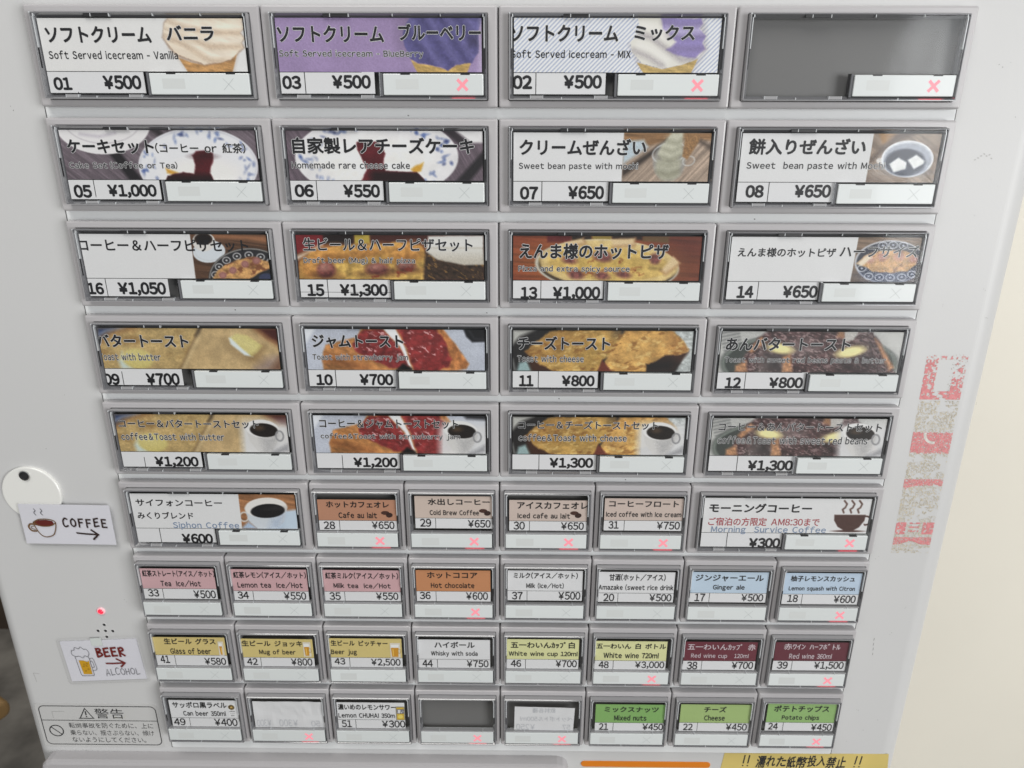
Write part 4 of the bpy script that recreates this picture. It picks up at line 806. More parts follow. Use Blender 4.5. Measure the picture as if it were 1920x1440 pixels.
# ------------------------------------------------------------------ buttons
H = 40.1
PAPER = alb((217, 217, 218)); INK = (0.007, 0.007, 0.008); GHOST = alb((186, 188, 192))
BANDS = {'cafeaulait': (196, 128, 92), 'coldbrew': (208, 184, 168), 'icedaulait': (206, 182, 168), 'float': (206, 182, 168), 'tea': (212, 160, 164), 'lemontea': (212, 158, 162), 'milktea': (212, 158, 162),
         'cocoa': (212, 130, 74), 'gingerale': (182, 206, 228), 'squash': (180, 205, 230), 'beerglass': (222, 194, 104), 'beermug': (222, 196, 104), 'beerjug': (222, 196, 104), 'whitecup': (222, 222, 146), 'whitebottle': (222, 222, 146),
         'redcup': (112, 26, 44), 'redbottle': (104, 24, 42), 'nuts': (124, 184, 84), 'cheese': (160, 194, 102), 'chips': (140, 190, 96)}
LED_P = 0.8e-4
LIT = {'blueberry', 'mix', 'blank', 'cafeaulait', 'coldbrew', 'icedaulait', 'float', 'morning', 'cocoa', 'squash', 'whitebottle', 'redbottle', 'crumpled', 'dark', 'crooked', 'chips'}
LABELS = {
 'vanilla': 'vanilla soft cream button, white card with cone', 'blueberry': 'purple blueberry soft cream button', 'mix': 'striped mixed soft cream button', 'blank': 'wide button without a card',
 'cakeset': 'cake set button with plate photo', 'cheesecake': 'cheese cake button with red sauce photo', 'creamzenzai': 'cream and bean paste button with glass cup photo', 'mochizenzai': 'bean paste with mochi button with bowl photo',
 'pizzacoffee': 'coffee and half pizza button', 'pizzabeer': 'draft beer and half pizza button', 'hotpizza': 'spicy pizza button with oval pizza photo', 'halfpizza': 'half size pizza button, mostly white card',
 'buttertoast': 'butter toast button', 'jamtoast': 'strawberry jam toast button', 'cheesetoast': 'cheese toast button', 'antoast': 'bean paste and butter toast button',
 'buttertoastset': 'coffee and butter toast set button', 'jamtoastset': 'coffee and jam toast set button', 'cheesetoastset': 'coffee and cheese toast set button', 'antoastset': 'coffee and bean paste toast set button',
 'siphon': 'siphon coffee button with cup photo', 'morning': 'morning coffee button with brown cup drawing', 'cafeaulait': 'small brown cafe au lait button', 'coldbrew': 'small beige cold brew coffee button', 'icedaulait': 'small beige iced cafe au lait button', 'float': 'small beige coffee with ice cream button',
 'tea': 'small pink tea button', 'lemontea': 'small pink lemon tea button', 'milktea': 'small pink milk tea button', 'cocoa': 'small orange hot chocolate button', 'milk': 'small white milk button', 'amazake': 'small white sweet rice drink button', 'gingerale': 'small light blue ginger ale button', 'squash': 'small light blue lemon squash button',
 'beerglass': 'small yellow glass of beer button', 'beermug': 'small yellow mug of beer button', 'beerjug': 'small yellow beer jug button', 'highball': 'small white whisky with soda button', 'whitecup': 'small pale yellow white wine cup button', 'whitebottle': 'small pale yellow white wine bottle button', 'redcup': 'small dark red wine cup button', 'redbottle': 'small dark red half bottle button',
 'canbeer': 'small white canned beer button', 'crumpled': 'small button with crumpled card turned backwards', 'chuhai': 'small white lemon chuhai button', 'dark': 'small button without a card', 'crooked': 'small button with crooked card turned backwards', 'nuts': 'small green mixed nuts button', 'cheese': 'small green cheese button', 'chips': 'small green potato chips button'}

SHIFT = {'mix': -2.2, 'blueberry': -1.0, 'pizzacoffee': -3.4, 'buttertoast': -3.6}
TOPY = {'cakeset': 5.1, 'cheesecake': 5.1, 'blueberry': 5.3, 'mix': 5.2}
def text_style(b, s, bb, st, clip):
    kw = dict(w=1.86, mi=0, clip=clip)
    if st in ('J', 'Jo'): b.text(s, bb, bold=.036, outline=.026 if 'o' in st else 0, **kw)
    elif st in ('j', 'jo'): b.text(s, bb, bold=.022, outline=.028 if 'o' in st else 0, **kw)
    elif st in ('E', 'Eo'): b.text(s, bb, bold=.022, outline=.042 if 'o' in st else 0, **kw)
    elif st == 'N': b.text(s, bb, bold=.048, **kw)
    elif st == 'n': b.text(s, bb, bold=.018, **kw)
    elif st == 's': b.text(s, bb, bold=.024, **kw)
    elif st == 'e': b.text(s, bb, bold=.026, **kw)
    elif st in ('sw', 'ew'): b.text(s, bb, bold=.012, col=alb((205, 190, 195)), **kw)
    elif st == 'B': b.text(s, bb, bold=.012, outline=.03, ocol=alb((205, 210, 220)), col=alb((112, 132, 160)), **kw)
    elif st == 'R': b.text(s, bb, bold=.012, col=alb((170, 60, 68)), **kw)
    elif st == 'g': b.text(s, bb, bold=.0, col=GHOST, **kw)

def frame(wide, name):
    Wd = 100.0 if wide else 50.0
    x0, x1, y0, y1 = .26, Wd - .26, 0.0, H
    hx0, hx1, hy0, hy1 = (4.4, 95.6, 3.1, 37.2) if wide else (2.3, 47.7, 3.1, 37.4)
    f = MB()
    f.loft([rr(x0, y0, x1, y1, 1.1, W0 + .3), rr(x0, y0, x1, y1, 1.0, -1.0), rr(x0, y0, x1, y1, 1.0, -.5, .13), rr(x0, y0, x1, y1, 1.0, -.13, .45), rr(x0, y0, x1, y1, 1.0, 0, .95),
            rr(hx0, hy0, hx1, hy1, .5, 0, -.35), rr(hx0, hy0, hx1, hy1, .5, -.3), rr(hx0, hy0, hx1, hy1, .5, -2.2)], 0)
    f.add(rr(hx0, hy0, hx1, hy1, .5, -2.1, -.1), [tuple(range(16))], 1)
    return f

def cover(wide, lit, seed):
    r = random.Random(seed)
    x0, x1, y0, y1 = (4.6, 95.4, 3.3, 37.0) if wide else (2.5, 47.5, 3.3, 37.2)
    k = MB()
    k.loft([rr(x0, y0, x1, y1, .5, -2.05), rr(x0, y0, x1, y1, .5, 2.85)], 3)
    k.loft([rr(x0, y0, x1, y1, .5, 2.85), rr(x0, y0, x1, y1, .5, 3.2, .3), rr(x0, y0, x1, y1, .5, 3.2, .5), rr(x0, y0, x1, y1, .5, 1.1, 1.75), rr(x0, y0, x1, y1, .5, -1.0, 1.8)], 0)
    # pale and black strips painting lit and dark halves of the rim; dark catches
    ym = y0 + 13.5
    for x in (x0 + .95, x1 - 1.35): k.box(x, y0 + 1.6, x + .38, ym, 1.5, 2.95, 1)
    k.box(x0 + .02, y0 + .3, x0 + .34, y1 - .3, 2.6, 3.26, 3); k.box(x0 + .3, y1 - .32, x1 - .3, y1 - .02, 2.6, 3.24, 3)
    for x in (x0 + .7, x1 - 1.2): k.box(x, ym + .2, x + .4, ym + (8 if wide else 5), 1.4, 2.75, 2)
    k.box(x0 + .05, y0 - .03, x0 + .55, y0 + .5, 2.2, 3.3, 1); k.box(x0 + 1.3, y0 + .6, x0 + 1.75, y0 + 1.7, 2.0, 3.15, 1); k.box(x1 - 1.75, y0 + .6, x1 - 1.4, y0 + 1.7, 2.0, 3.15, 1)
    if wide:
        k.box(27.2, y0 + .45, 29.8, y0 + 1.75, 1.8, 3.0, 2); k.box(30.4, y0 + .55, 37.6, y0 + 1.75, 1.8, 2.95, 2); k.box(30.0, y0 + .4, 30.3, y0 + 1.8, 1.8, 3.1, 1); k.box(37.7, y0 + .4, 38.0, y0 + 1.8, 1.8, 3.1, 1)
        k.box(56, y0 + .5, 56.3, y0 + 1.6, 1.8, 3.1, 1); k.box(76, y0 + .5, 76.2, y0 + 1.6, 1.8, 3.1, 1)
        for xa in (14.0, 41.5): k.box(xa, y1 - 1.75, xa + 5.0, y1 - .6, 1.2, 3.05, 3); k.box(xa - .3, y1 - 1.8, xa - .05, y1 - .5, 1.2, 3.12, 1); k.box(xa + 5.05, y1 - 1.8, xa + 5.3, y1 - .5, 1.2, 3.12, 1)
        for xa in (27.0, 70.5): k.box(xa, y1 - 1.2, xa + .3, y1 - .3, 2.0, 3.28, 1)
        k.box(49.6, 26.5, 50.7, 35.6, 0.2, 2.7, 0); k.box(49.3, 26.3, 49.65, 35.6, 0.2, 2.9, 1 if r.random() < .4 else 2)
        pl = [(5.5, 4.2, 94.5, 26.42), (5.5, 26.42, 50.8, 36.0)]
    else:
        k.box(x0 + 1.2, y0 + .62, x1 - 1.2, y0 + .95, 2.3, 3.08, 3)  # pale strip stands for the lit top lip
        k.box(x0 + 1.0, 26.8, x1 - 1.0, 27.45, 0.6, 2.85, 3)
        for xa in (9.5, 35.0): k.box(xa, 26.75, xa + 4.6, 27.5, 0.9, 2.95, 3); k.box(xa + 4.65, 26.6, xa + 4.95, 27.7, 0.9, 3.35, 1)
        k.box(21.6, y1 - 1.0, 21.9, y1 - .25, 2.0, 3.28, 1)
        pl = [(3.4, 4.2, 46.6, 26.8)]
    for a in pl: k.rect(*a, 2.9, 4)
    return k

def push_bar(wide):
    k = MB()
    if wide:
        k.box(51.0, 26.75, 93.75, 35.25, -.5, 3.25, 0, bev=.3, r=.35)
        k.rect(56.4, 28.9, 66.1, 32.9, 3.27, 1)
        for xa in (58.5, 84.0): k.box(xa, 26.62, xa + 4.0, 27.2, 2.0, 3.3, 2)
    else:
        k.box(3.2, 27.6, 46.0, 35.75, -.5, 3.25, 0, bev=.3, r=.35)
        k.rect(8.8, 29.9, 18.0, 34.3, 3.27, 1)
    return k

def cross(wide, lit):
    cx, cy = (84.8, 31.1) if wide else (36.6, 31.9)
    k = MB(); r, wd = (2.15, 1.25) if lit else (2.3, .16)
    h = wd / math.sqrt(8)
    z = 3.29
    def q(x, y): return (cx + x, cy + y, z)
    pts = [q(0, -2 * h), q(r - h, -r - h), q(r + h, -r + h), q(2 * h, 0), q(r + h, r - h), q(r - h, r + h), q(0, 2 * h), q(-r + h, r + h), q(-r - h, r - h), q(-2 * h, 0), q(-r - h, -r + h), q(-r + h, -r - h)]
    k.add(pts, [(0, 3, 6, 9), (0, 1, 2, 3), (3, 4, 5, 6), (6, 7, 8, 9), (9, 10, 11, 0)])
    return k

M['rimgrey'] = mat('acrylic_tab_and_lit_edge', (0.36, 0.36, 0.37), 0.15, coat=1.0)  # tabs, plus cover walls and edge strips coloured pale as if lit
mesh_cache = {}
def shared(key, fn, name, mats, parent, recalc):
    if key in mesh_cache:
        o = mesh_cache[key].copy(); o.parent = parent; COL.objects.link(o); return o
    o = fn().build(name, mats, parent, recalc=recalc); mesh_cache[key] = o
    return o

for i, (bid, (col, row, d, rgt, texts)) in enumerate(DATA.items()):
    wide = bid in ART or bid == 'blank'
    lit = bid in LIT
    bt = shared(('f', wide), lambda: frame(wide, ''), 'menu_button', ['frame', 'back'], root, True)
    bt.location = (col / 1000, 0, PANEL_TOP - row * PITCH / 1000)
    bt['label'] = LABELS[bid]
    shared(('c', wide, i % 3), lambda: cover(wide, lit, i), 'clear_cover', ['rim', 'rimglint', 'black', 'rimgrey', 'clear'], bt, True)
    shared(('p', wide), lambda: push_bar(wide), 'push_bar', ['bar', 'barmark', 'black'], bt, True)
    x = shared(('x', wide, lit), lambda: cross(wide, lit), 'sold_out_lamp', ['xon' if lit else 'xoff'], bt, False)
    if lit:
        x['label'] = 'glowing pink sold out cross'
        ld = bpy.data.lights.new('red_button_led', 'AREA'); ld.shape = 'RECTANGLE'; ld.size = .010; ld.size_y = .0008; ld.energy = LED_P; ld.color = (1.0, 0.02, 0.06)
        lo = bpy.data.objects.new('red_button_led', ld); COL.objects.link(lo); lo.parent = bt
        cx, cy = (85.0, 35.45) if wide else (36.8, 35.95)
        lo.location = (cx / 1000, -2.7 / 1000, -cy / 1000)
    if bid in ('blank', 'dark'): continue
    k = MB()
    rsd = random.Random(i * 3 + 1)
    if wide:
        dx = SHIFT.get(bid, 0.0); ty = TOPY.get(bid, 5.6); xa, xb = 6.7, 93.1
        pic = ART[bid]()
        k.grid([(xa, ty), (xb, ty), (xb, 26.05), (xa, 26.05)], pic.nx, pic.ny, 1.8, 0, pic.out())
        k.rect(xa, 26.05, rgt, 34.8, 1.8, 0, PAPER)
        k.rect(xa, 26.0, xb, 26.25, 1.84, 0, INK); k.rect(d - .17, 26.25, d + .17, 34.8, 1.84, 0, INK); k.rect(xa, 34.62, rgt, 34.78, 1.84, 0, INK)
        if bid == 'pizzabeer': k.rect(xa, 32.1, rgt, 32.28, 1.84, 0, INK)
        clip = (xa, xb)
    else:
        xa, ya, xb, yb_ = d
        base = PAPER
        if bid in BANDS: bc = np.array(BANDS[bid], float); base = alb((bc * .80 + (bc.mean() * .85 + 28) * .20) * .985)
        plain = bid in ('crumpled', 'crooked')
        ln = 20.6 + (ya - 6.6) * (.75 if bid not in ('cafeaulait', 'icedaulait') else .25)
        if row == 5: ln -= .5
        over = max([t[1][3] for t in texts] + [0]) - 26.0
        if over > 0 and bid not in ('crumpled', 'crooked'):
            texts = [(a_, [b_[0], b_[1] - over, b_[2], b_[3] - over], c_) for a_, b_, c_ in texts]; ya = max(ya - over, 5.2)
        yb_ = min(yb_, 26.6)
        nums = [t for t in texts if t[2] == 'n']
        if nums: ln = min(t[1][1] for t in nums) - .35
        n1, n2 = 24, 14
        def tint(cc, seed, q=.035):
            U, T = np.meshgrid(np.linspace(0, 3.2, n1), np.linspace(0, 2, n2)); return (np.asarray(cc) * (1 + (fbm(U + seed, T, 3) - .5)[..., None] * 2 * q)).reshape(-1, 3)
        if plain:
            sk = 0 if bid == 'crumpled' else .6
            k.grid([(xa, ya), (xb, ya + sk), (xb - sk, yb_ + sk * .5), (xa - sk * .4, yb_)], n1, n2, 1.75, 0, tint(PAPER * .97, i))
        else:
            k.grid([(xa, ya), (xb, ya), (xb, ln), (xa, ln)], n1, n2, 1.75, 0, tint(base, i))
            k.rect(xa, ln, xb, yb_, 1.75, 0, PAPER)
            k.rect(xa, ln - .1, xb, ln + .1, 1.8, 0, INK)
            dv = xa + (xb - xa) * .262; k.rect(dv - .14, ln + .1, dv + .14, yb_, 1.8, 0, INK)
        clip = (xa, xb) if bid in ('icedaulait', 'amazake') else None
    for s, bb, stl in texts: text_style(k, s, bb, stl, clip)
    BR = alb((74, 42, 34)); BD = alb((50, 28, 24))
    if bid in ('cafeaulait', 'coldbrew', 'icedaulait'):
        (bx, by), (ex, ey) = {'cafeaulait': ((40.0, 15.9), (42.1, 17.2)), 'coldbrew': ((41.5, 14.3), (43.7, 15.7)), 'icedaulait': ((39.3, 15.2), (41.3, 16.6))}[bid]
        k.ellipse(bx, by, 2.2, 1.15, 1.9, 0, BR, 0); k.ellipse(ex, ey, 1.75, 1.35, 1.93, 0, BD, -15); k.stroke([(bx - 1.6, by + .1), (bx, by - .15), (bx + 1.5, by + .1)], .2, 1.92, 0, BD, True); k.stroke([(ex - 1.2, ey + .7), (ex, ey), (ex + 1.2, ey - .6)], .2, 1.95, 0, BR, True)
    if bid in ('beerglass', 'beermug', 'beerjug'):
        (ax, ay), (ex, ey) = {'beerglass': ((40.4, 11.0), (43.4, 19.4)), 'beermug': ((38.6, 10.9), (42.9, 19.6)), 'beerjug': ((37.9, 10.9), (43.6, 19.8))}[bid]
        k.rect(ax, ay - 1.2, ex, ey, 1.88, 0, alb((216, 208, 190)))
        k.poly([(ax + .5, ay + 2.0), (ax + .9, ey - .6), (ex - 1.2, ey - .6), (ex - .9, ay + 2.0)], 1.91, 0, alb((206, 142, 30)))
        k.poly([(ax + .4, ay), (ax + .5, ay + 2.0), (ex - .9, ay + 2.0), (ex - .8, ay)], 1.91, 0, alb((234, 232, 226)))
        k.poly([(ax + 1.3, ay + 3), (ax + 1.4, ey - 1.2), (ax + 2.0, ey - 1.2), (ax + 1.9, ay + 3)], 1.93, 0, alb((232, 186, 80)))
        if bid != 'beerglass': k.ring(ex - .55, ay + 4.4, .6, .35, 1.94, 0, alb((190, 160, 90)), 20, 1.6)
    if bid == 'canbeer':
        k.rect(40.4, 9.4, 44.4, 19.4, 1.88, 0, alb((226, 226, 226))); k.ellipse(42.3, 12.0, 1.9, 1.9, 1.9, 0, alb((40, 36, 34))); k.ring(42.3, 12.0, 1.6, .2, 1.92, 0, alb((190, 160, 90)))
        pts = []
        for q in range(10):
            a = math.radians(-90 + 36 * q); rr_ = 1.25 if q % 2 == 0 else .52; pts.append((42.3 + rr_ * math.cos(a), 12.0 + rr_ * math.sin(a)))
        k.add([(x, y, 1.94) for x, y in pts] + [(42.3, 12.0, 1.94)], [(q, (q + 1) % 10, 10) for q in range(10)], 0, alb((208, 168, 84)))
        k.text('SAPPORO', [40.7, 14.6, 44.1, 15.5], 1.9, bold=.02, col=INK); k.rect(41.0, 16.6, 43.9, 16.8, 1.9, 0, alb((120, 120, 120))); k.text('BEER', [41.4, 17.6, 43.5, 18.5], 1.9, bold=.01, col=INK)
    if bid == 'chuhai':
        k.rect(38.9, 10.3, 44.0, 20.2, 1.9, 0, alb((150, 140, 110))); k.rect(39.4, 10.9, 43.5, 19.8, 1.92, 0, alb((206, 170, 50))); k.rect(39.4, 12.2, 43.5, 15.4, 1.93, 0, alb((96, 98, 116))); k.text('濃い', [39.7, 12.5, 43.2, 15.1], 1.94, bold=.02, col=alb((230, 230, 226))); k.ellipse(41.4, 17.6, 1.5, 1.4, 1.94, 0, alb((228, 206, 96)))
    amp = {'crumpled': .85, 'crooked': .3}.get(bid, .12 if wide else .1)
    sd = i * 3.7
    o = k.build('insert_card', ['print'], bt, disp=lambda X, Y: amp * (fbm(X / (9 if amp < .5 else 6) + sd, Y / (14 if amp < .5 else 8) + sd, 2) - .5))

# ------------------------------------------------------------------ other parts of the machine
w1 = W0 + .02
k = MB(); ring = lambda r, w: [(-249.2 + r * math.cos(a), 232.2 + r * math.sin(a), w) for a in np.linspace(0, 2 * math.pi, 65)[:-1]]
k.loft([ring(15.6, w1), ring(15.6, w1 + 1.3), ring(15.3, w1 + 1.6), ring(14.9, w1 + 1.7)], cap=True)
dk = k.build('round_plate', ['disc'], root, TOPLOC, recalc=True)
k = MB(); ring = lambda r, w: [(-250.2 + r * math.cos(a), 221.2 + r * math.sin(a), w) for a in np.linspace(0, 2 * math.pi, 33)[:-1]]
k.loft([ring(2.7, w1 + 1.7), ring(2.7, w1 + 2.4), ring(2.3, w1 + 2.5)], 0); k.loft([ring(2.3, w1 + 2.5), ring(2.1, w1 + 1.75)], 1, cap=True)
k.build('screw', ['chrome', 'black'], dk, None, recalc=True)
k = MB(); ring = lambda r, w: [(-227.0 + r * math.cos(a), 307.4 + r * math.sin(a), w) for a in np.linspace(0, 2 * math.pi, 33)[:-1]]
k.loft([ring(2.4, w1), ring(2.3, w1 + .5), ring(1.6, w1 + .6)], 0); k.loft([ring(1.6, w1 + .6), ring(1.5, w1 + .1)], 1); k.loft([ring(1.5, w1 + .15), ring(.9, w1 + .9), ring(.3, w1 + 1.1)], 1, cap=True)
k.build('indicator_lamp', ['ledrim', 'led'], root, TOPLOC, recalc=True, smooth=True)['label'] = 'small glowing red lamp'
k = MB()
for x, y in ((-227, 316.8), (-231.3, 321), (-227, 321), (-222.8, 321.1), (-227, 325.1)):
    k.ellipse(x, y, .85, .85, w1 + .04, 0)
    rg = lambda r, w: [(x + r * math.cos(a), y + r * math.sin(a), w) for a in np.linspace(0, 2 * math.pi, 25)[:-1]]
    k.loft([rg(1.15, w1 - .02), rg(1.05, w1 + .16), rg(.85, w1 + .05)], 1)
k.build('speaker_grille', ['black', 'cabinet'], root, TOPLOC, recalc=True)
k = MB(); k.box(-280, 410.5, 41.5, 560, W0 + .02, 3.0, 0, bev=2.2, r=7); k.box(-262, 418, 30, 540, 3.02, 4.2, 0, bev=1.0, r=5)
k.build('lower_panel', ['frame'], root, TOPLOC, recalc=True)
k = MB(); k.box(49.5, 414.2, 129.0, 418.6, W0 + .02, W0 + .5, 0, bev=.2, r=2.1)
k.build('orange_strip', ['orange'], root, TOPLOC, recalc=True)

# ------------------------------------------------------------------ things stuck on the machine
def stuck(name, cx, cy, ang, w, label, cat):
    o = bpy.data.objects.new(name, None); COL.objects.link(o)
    o.location = (cx / 1000, -w / 1000, PANEL_TOP - cy / 1000); o.rotation_euler = (0, math.radians(ang), 0)
    return prop(o, label, cat)
BRN = (0.03, 0.015, 0.012); REDI = alb((112, 30, 26)); PEN = alb((70, 70, 76))
def tag_card(t, hw, hh, cw, ch):
    k = MB(); k.box(-cw, -ch, cw, ch, 0.1, .5, 0); k.build('card', ['tagpaper'], t)
    k = MB(); k.box(-hw, -hh, hw, hh, .02, .75, 0, bev=.15, r=2.0); k.build('laminate', ['laminate'], t, recalc=True)
M['tagpaper'] = mat('white_tag_paper', tuple(alb((212, 212, 220))), 0.6, bump=0.1, bscale=400, vary=0.03, vscale=30)

t = stuck('coffee_tag', -233.2, 250.2, 0.6, W0 + 1.9, 'laminated white tag reading COFFEE with a hand drawn cup and arrow, overlapping a round plate', 'tag')
tag_card(t, 25.4, 13.2, 24.4, 12.0)
k = MB(); z = .85
for q in (-16.2, -12.6): k.stroke([(q, -9.6), (q + .7, -8.4), (q - .2, -7.2), (q + .6, -5.8)], .35, z, 0, PEN, True)
OUT = alb((110, 78, 40))
k.poly([(-17.6, -1.6), (-15, -2.6), (-11, -2.9), (-7.4, -2.2), (-7.0, -.6), (-8.5, .5), (-12, .9), (-15.5, .8), (-17.3, .2)], z, 0, alb((96, 30, 26)))
k.stroke([(-17.9, -1.4), (-15, -3.0), (-11, -3.4), (-7.2, -2.7), (-5.9, -1.0), (-6.8, 3.2), (-8.6, 6.4), (-12.4, 7.6), (-15.2, 6.2), (-17.0, 2.6), (-17.9, -1.4), (-15, .6), (-11.5, 1.0), (-8.2, .4), (-6.0, -1.2)], .5, z + .03, 0, OUT, True)
k.stroke([(-17.6, -.2), (-19.8, -.2), (-20.9, 1.6), (-19.6, 3.8), (-17.2, 4.0)], .9, z + .05, 0, OUT, True); k.stroke([(-17.6, 1.0), (-19.2, 1.2), (-19.4, 2.4), (-17.4, 3.0)], .35, z + .07, 0, OUT, True)
LET = {'C': [[(2.5, -2.2), (1.3, -2.9), (.2, -1.6), (.1, .8), (1.0, 2.2), (2.6, 1.7)]], 'O': [[(1.3, -2.6), (.2, -1.4), (.1, .8), (1.2, 2.0), (2.5, 1.0), (2.5, -1.4), (1.3, -2.6)]],
       'F': [[(.3, -2.5), (.2, 2.4)], [(.3, -2.4), (2.6, -2.5)], [(.3, -.2), (2.2, -.4)]], 'E': [[(.3, -2.5), (.2, 2.3)], [(.3, -2.4), (2.6, -2.6)], [(.3, -.2), (2.2, -.4)], [(.3, 2.2), (2.7, 2.0)]],
       'B': [[(.3, -2.6), (.3, 2.4)], [(.3, -2.5), (1.9, -2.3), (2.2, -1.3), (.6, -.2), (2.4, .3), (2.5, 1.6), (.4, 2.3)]], 'R': [[(.3, -2.5), (.3, 2.4)], [(.3, -2.4), (2.0, -2.4), (2.3, -1.0), (.5, -.1), (2.7, 2.3)]],
       'A': [[(0, 2.4), (1.4, -2.6), (2.6, 2.4)], [(.6, .8), (2.2, .6)]], 'L': [[(.4, -2.4), (.3, 2.2), (2.6, 1.9)]], 'H': [[(.2, -2.4), (.2, 2.3)], [(2.3, -2.5), (2.3, 2.2)], [(.2, .1), (2.3, -.2)]]}
def hand(k, word, x, y, sx, sy, adv, wd, col, z, seed=1):
    r = random.Random(seed); m = 0
    for chn in word:
        if chn == ' ': x += adv; continue
        jx, jy = r.uniform(-.15, .15), r.uniform(-.25, .25)
        for s_ in LET[chn]:
            k.stroke([(x + px * sx, y + jy + py * sy + jx * px) for px, py in s_], wd, z + m * .004, 0, col, len(s_) > 4); m += 1
        x += adv
hand(k, 'COFFEE', -1.8, -1.2, .95, 1.0, 4.15, .85, BRN, z)
k.stroke([(4.5, 4.8), (9, 5.3), (15.5, 5.6)], .9, z, 0, BRN, True); k.stroke([(12.6, 2.8), (16.0, 5.6), (13.0, 8.6)], 1.0, z + .05, 0, BRN)
k.build('drawing', ['ink'], t)

t = stuck('beer_tag', -231.7, 341.4, -3.2, W0 + .1, 'laminated white tag reading BEER and ALCOHOL with a hand drawn beer mug and arrow', 'tag')
tag_card(t, 24.4, 16.4, 22.4, 14.2)
k = MB(); sq = lambda L: [(-17.2 + (x + 17.2) * .72, y) for x, y in L]
k.stroke(sq([(-14.6, -3.6), (-17.2, -5.2), (-16.6, -8.0), (-14.6, -8.2), (-13.4, -10.0), (-10.6, -9.0), (-8.6, -10.2), (-6.6, -8.6), (-4.4, -8.4), (-3.0, -5.8), (-5.0, -3.2), (-7.0, -4.0), (-9, -2.6), (-11.6, -3.8), (-14.6, -3.6)]), .25, z, 0, PEN, True)
k.stroke(sq([(-15.2, -4.0), (-14.6, 9.2), (-13.8, 10.2), (-4.6, 10.4), (-3.9, 9.6), (-4.2, -3.2)]), .25, z + .02, 0, PEN); k.stroke(sq([(-4.2, -1.6), (-1.4, -2.0), (-.4, 2.0), (-.6, 6.0), (-4.0, 6.6)]), .25, z + .03, 0, PEN, True); k.stroke(sq([(-4.0, .2), (-2.4, .2), (-2.0, 4.0), (-4.0, 4.4)]), .25, z + .035, 0, PEN, True)
k.poly(sq([(-13.2, -.8), (-12.4, 9.0), (-5.4, 9.2), (-5.0, -.4), (-6.6, .4), (-9.2, -.6)]), z, 0, alb((196, 146, 20)))
for x, y in ((-9.5, 2), (-8, 3.2), (-7.2, 1.6), (-9.8, 6.6), (-10.6, 3.4), (-7.4, 5.6)): k.ring(*sq([(x, y)])[0], .45, .18, z + .04, 0, alb((110, 74, 20)), 12)
k.build('drawing', ['ink'], t)
k = MB(); hand(k, 'BEER', -2.6, -5.6, 1.15, 1.2, 4.4, 1.2, REDI, z, 3); k.stroke([(1.4, 2.0), (6, 2.2), (12.0, 2.0)], 1.0, z, 0, REDI); k.stroke([(8.0, -1.0), (12.4, 2.0), (9.6, 4.8)], 1.0, z + .04, 0, REDI)
hand(k, 'ALCOHOL', -.4, 8.4, .85, .95, 2.98, .28, PEN, z, 8)
k.build('lettering', ['ink'], t)
M['tapewhite'] = mat('frosted_tape', (0.62, 0.66, 0.64), 0.35)
k = MB(); k.box(-4.0, -16.0, 2.4, -10.6, .76, .84, 0); k.build('tape_piece', ['tapewhite'], t)

# warning sticker
t = stuck('warning_sticker', 0, 0, 0, W0 + .03, 'grey warning sticker with black outlined box, triangle and prohibition sign', 'sticker')
k = MB(); k.box(-280.2, 373.6, -206.2, 407.2, 0, .12, 0, bev=.05, r=2.0)
M['sticker'] = mat('grey_sticker', (0.565, 0.565, 0.56), 0.4, vary=0.03, vscale=20)
k.build('sheet', ['sticker'], t, recalc=True)
k = MB(); z = .17; BK = (0.015, 0.015, 0.018)
bx = rr(-278.4, 375.4, -207.2, 405.4, 3.6, z, 0, 7); bi = rr(-278.4, 375.4, -207.2, 405.4, 3.6, z, .55, 7)
k.add(bx + bi, [(q, (q + 1) % 28, 28 + (q + 1) % 28, 28 + q) for q in range(28)], 0, BK)
k.rect(-278.1, 386.3, -207.5, 386.75, z, 0, BK)
k.stroke([(-254.2, 384.9), (-250.2, 377.4), (-246.0, 384.9), (-254.9, 384.9)], .6, z + .01, 0, BK); k.stroke([(-250.2, 379.7), (-250.15, 382.3)], .8, z + .02, 0, BK); k.ellipse(-250.1, 383.6, .5, .45, z + .02, 0, BK)
k.text('警告', [-244.6, 377.4, -227.2, 384.9], z, bold=.002, col=BK)
k.ring(-270.6, 394.6, 4.1, .7, z, 0, BK, 48); k.stroke([(-273.5, 391.7), (-267.7, 397.5)], .6, z + .01, 0, BK)
k.text('転倒事故を防ぐために、上に', [-262.2, 388.2, -210.8, 392.4], z, bold=.0, col=BK)
k.text('乗らない、揺さぶらない、傾け', [-262.4, 393.9, -211.2, 398.0], z, bold=.0, col=BK)
k.text('ないようにしてください。', [-262.2, 399.4, -217.0, 403.4], z, bold=.0, col=BK)
rs = random.Random(2)
for q in range(5):
    x = -257.5 + q * 2.6; k.stroke([(x, 388.0 + rs.uniform(-.5, .5)), (x + 1.6, 388.2 + rs.uniform(-.3, .3)), (x + 4.2, 387.9 + rs.uniform(-.4, .4))], rs.uniform(.5, 1.1), z + .06 + q * .01, 0, alb((196, 196, 194)), True)
k.stroke([(-270.5, 384.8), (-270.5, 380.0), (-263.0, 379.7)], .22, z, 0, alb((150, 150, 148)))
for q in range(8): k.ellipse(-232 + rs.uniform(-6, 6), 383.5 + rs.uniform(-1, 1), rs.uniform(.1, .4), .15, z + .08, 0, alb((196, 190, 150)), rs.uniform(0, 90), 8)
k.build('print', ['ink'], t)

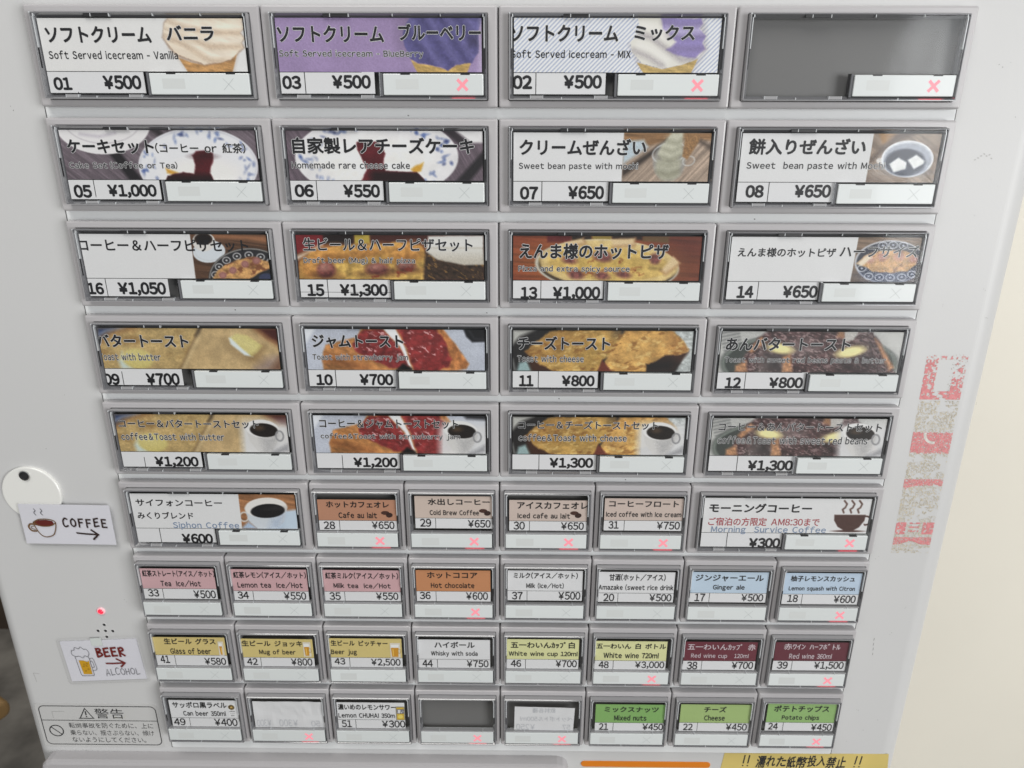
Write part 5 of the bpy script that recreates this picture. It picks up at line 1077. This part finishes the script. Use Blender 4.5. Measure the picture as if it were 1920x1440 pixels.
# yellow tape with marker writing
t = stuck('yellow_tape', 0, 0, 0, W0 + .02, 'yellow tape with black handwritten Japanese marker writing at the bottom right', 'tape')
k = MB(); k.add([(136.8, 406.9, .15), (135.0, 424.5, .15), (238.5, 424.5, .15), (236.6, 406.4, .15), (136.8, 406.9, 0), (135.0, 424.5, 0), (238.5, 424.5, 0), (236.6, 406.4, 0)], [(0, 1, 2, 3), (0, 4, 5, 1), (3, 2, 6, 7), (0, 3, 7, 4), (1, 5, 6, 2)])
k.build('strip', ['tape'], t, recalc=True)
k = MB()
rs = random.Random(11); xx = 157.0
for q, chh in enumerate('濡れた紙幣投入禁止'):
    wq = 5.6 + rs.uniform(-.5, .6); y0 = 408.4 + rs.uniform(-.5, .6); hq = 9.2 + rs.uniform(-1.0, .7); an = math.radians(rs.uniform(-7, 5)); cxx = xx + wq / 2; cyy = y0 + hq / 2
    rt = lambda A, cxx=cxx, cyy=cyy, an=an: np.stack([cxx + (A[:, 0] - cxx) * math.cos(an) - (A[:, 1] - cyy) * math.sin(an) + (cyy - A[:, 1]) * .12, cyy + (A[:, 0] - cxx) * math.sin(an) + (A[:, 1] - cyy) * math.cos(an), A[:, 2]], 1)
    k.text(chh, [xx, y0, xx + wq, y0 + hq], .2, bold=.024, col=BK, rot=rt); xx += wq + .55
for xa in (149.0, 151.8, 217.2, 220.2): k.stroke([(xa + .5, 408.4), (xa, 414.6)], .8, .2, 0, BK); k.ellipse(xa - .1, 416.6, .5, .5, .2, 0, BK)
k.build('writing', ['ink'], t)

# remains of a red and white tape peeled off the cabinet
nx, ny = 110, 560
U, T = np.meshgrid(np.linspace(0, 1, nx), np.linspace(0, 1, ny))
X = 210.6 + U * 20.2 + T * 2.2; Y = 152.0 + T * 113.0
f1 = fbm(X * 1.1, Y * 1.1, 4); f2 = fbm(X * 2.6 + 9, Y * 2.6, 3); f3 = fbm(X * .22 + 3, Y * .22, 3)
col = np.ones((ny, nx, 3)) * alb((192, 182, 160)); keep = (f2 > .50) & (f1 > .42)
redm = np.zeros((ny, nx), bool)
ed = np.minimum(U, 1 - U)
redm |= (Y > 155) & (Y < 176) & (((U < .30) & (f1 > .36 + .5 * U)) | ((U > .70) & (f1 > .78 - (Y - 152) * .022)) | ((Y > 171.5) & (f3 > .42) & (f1 > .38)))
redm |= (Y > 152.5) & (Y < 155) & (f1 > .60)
redm |= (Y > 194 + (f1 - .5) * 2) & (Y < 205.5 + (f1 - .5) * 3) & (f2 > .34)
arc = (np.abs(np.hypot(X - 222.8, (Y - 194.5) * 1.0) - 5.2) < .7) & (X < 223.5) & (Y > 194); redm &= ~arc
redm |= (Y > 220.5) & (Y < 224.4 + (f3 - .5) * 5) & (f2 > .36)
redm |= (Y > 246) & (Y < 253.4) & (f1 > .36) & ((U < .30) | (U > .70) | (np.sin((Y - 246) * 2.6) > .1)) & ~((U > .26) & (U < .34)) & ~((U > .62) & (U < .70))
redm |= (Y > 255.2) & (Y < 259.8 - 2.2 * np.exp(-((U - .45) / .2) ** 2)) & (f2 > .36)
dark = (f2 > .66) & (U > .62) & (Y < 178); keep = (keep & ((Y > 176.5)) & (f3 > .37)) | redm | dark | arc
keep &= ~((Y < 176.5) & ~redm & ~(dark & (f1 > .5)))
col[redm] = alb((206, 122, 125)); g = (fbm(X * .9, Y * .9, 3) - .5)[..., None]; col = np.clip(col * (1 + g * .5), 0, 1)
col[dark & ~redm] = alb((120, 112, 104)); col[arc] = alb((205, 203, 196)); col[(~redm) & (f1 > .58)] *= .82
kf = (keep[:-1, :-1]); jj, ii = np.nonzero(kf); base = jj * nx + ii
k = MB(); k.add(np.stack([X, Y, np.full(X.shape, .06)], 2).reshape(-1, 3), np.stack([base, base + nx, base + nx + 1, base + 1], 1).tolist(), 0, col.reshape(-1, 3))
t = k.build('tape_residue', ['ink'], None, (0, -(W0 + .02) / 1000, PANEL_TOP))
prop(t, 'torn remains of red and white tape on the right side of the white cabinet', 'tape residue')
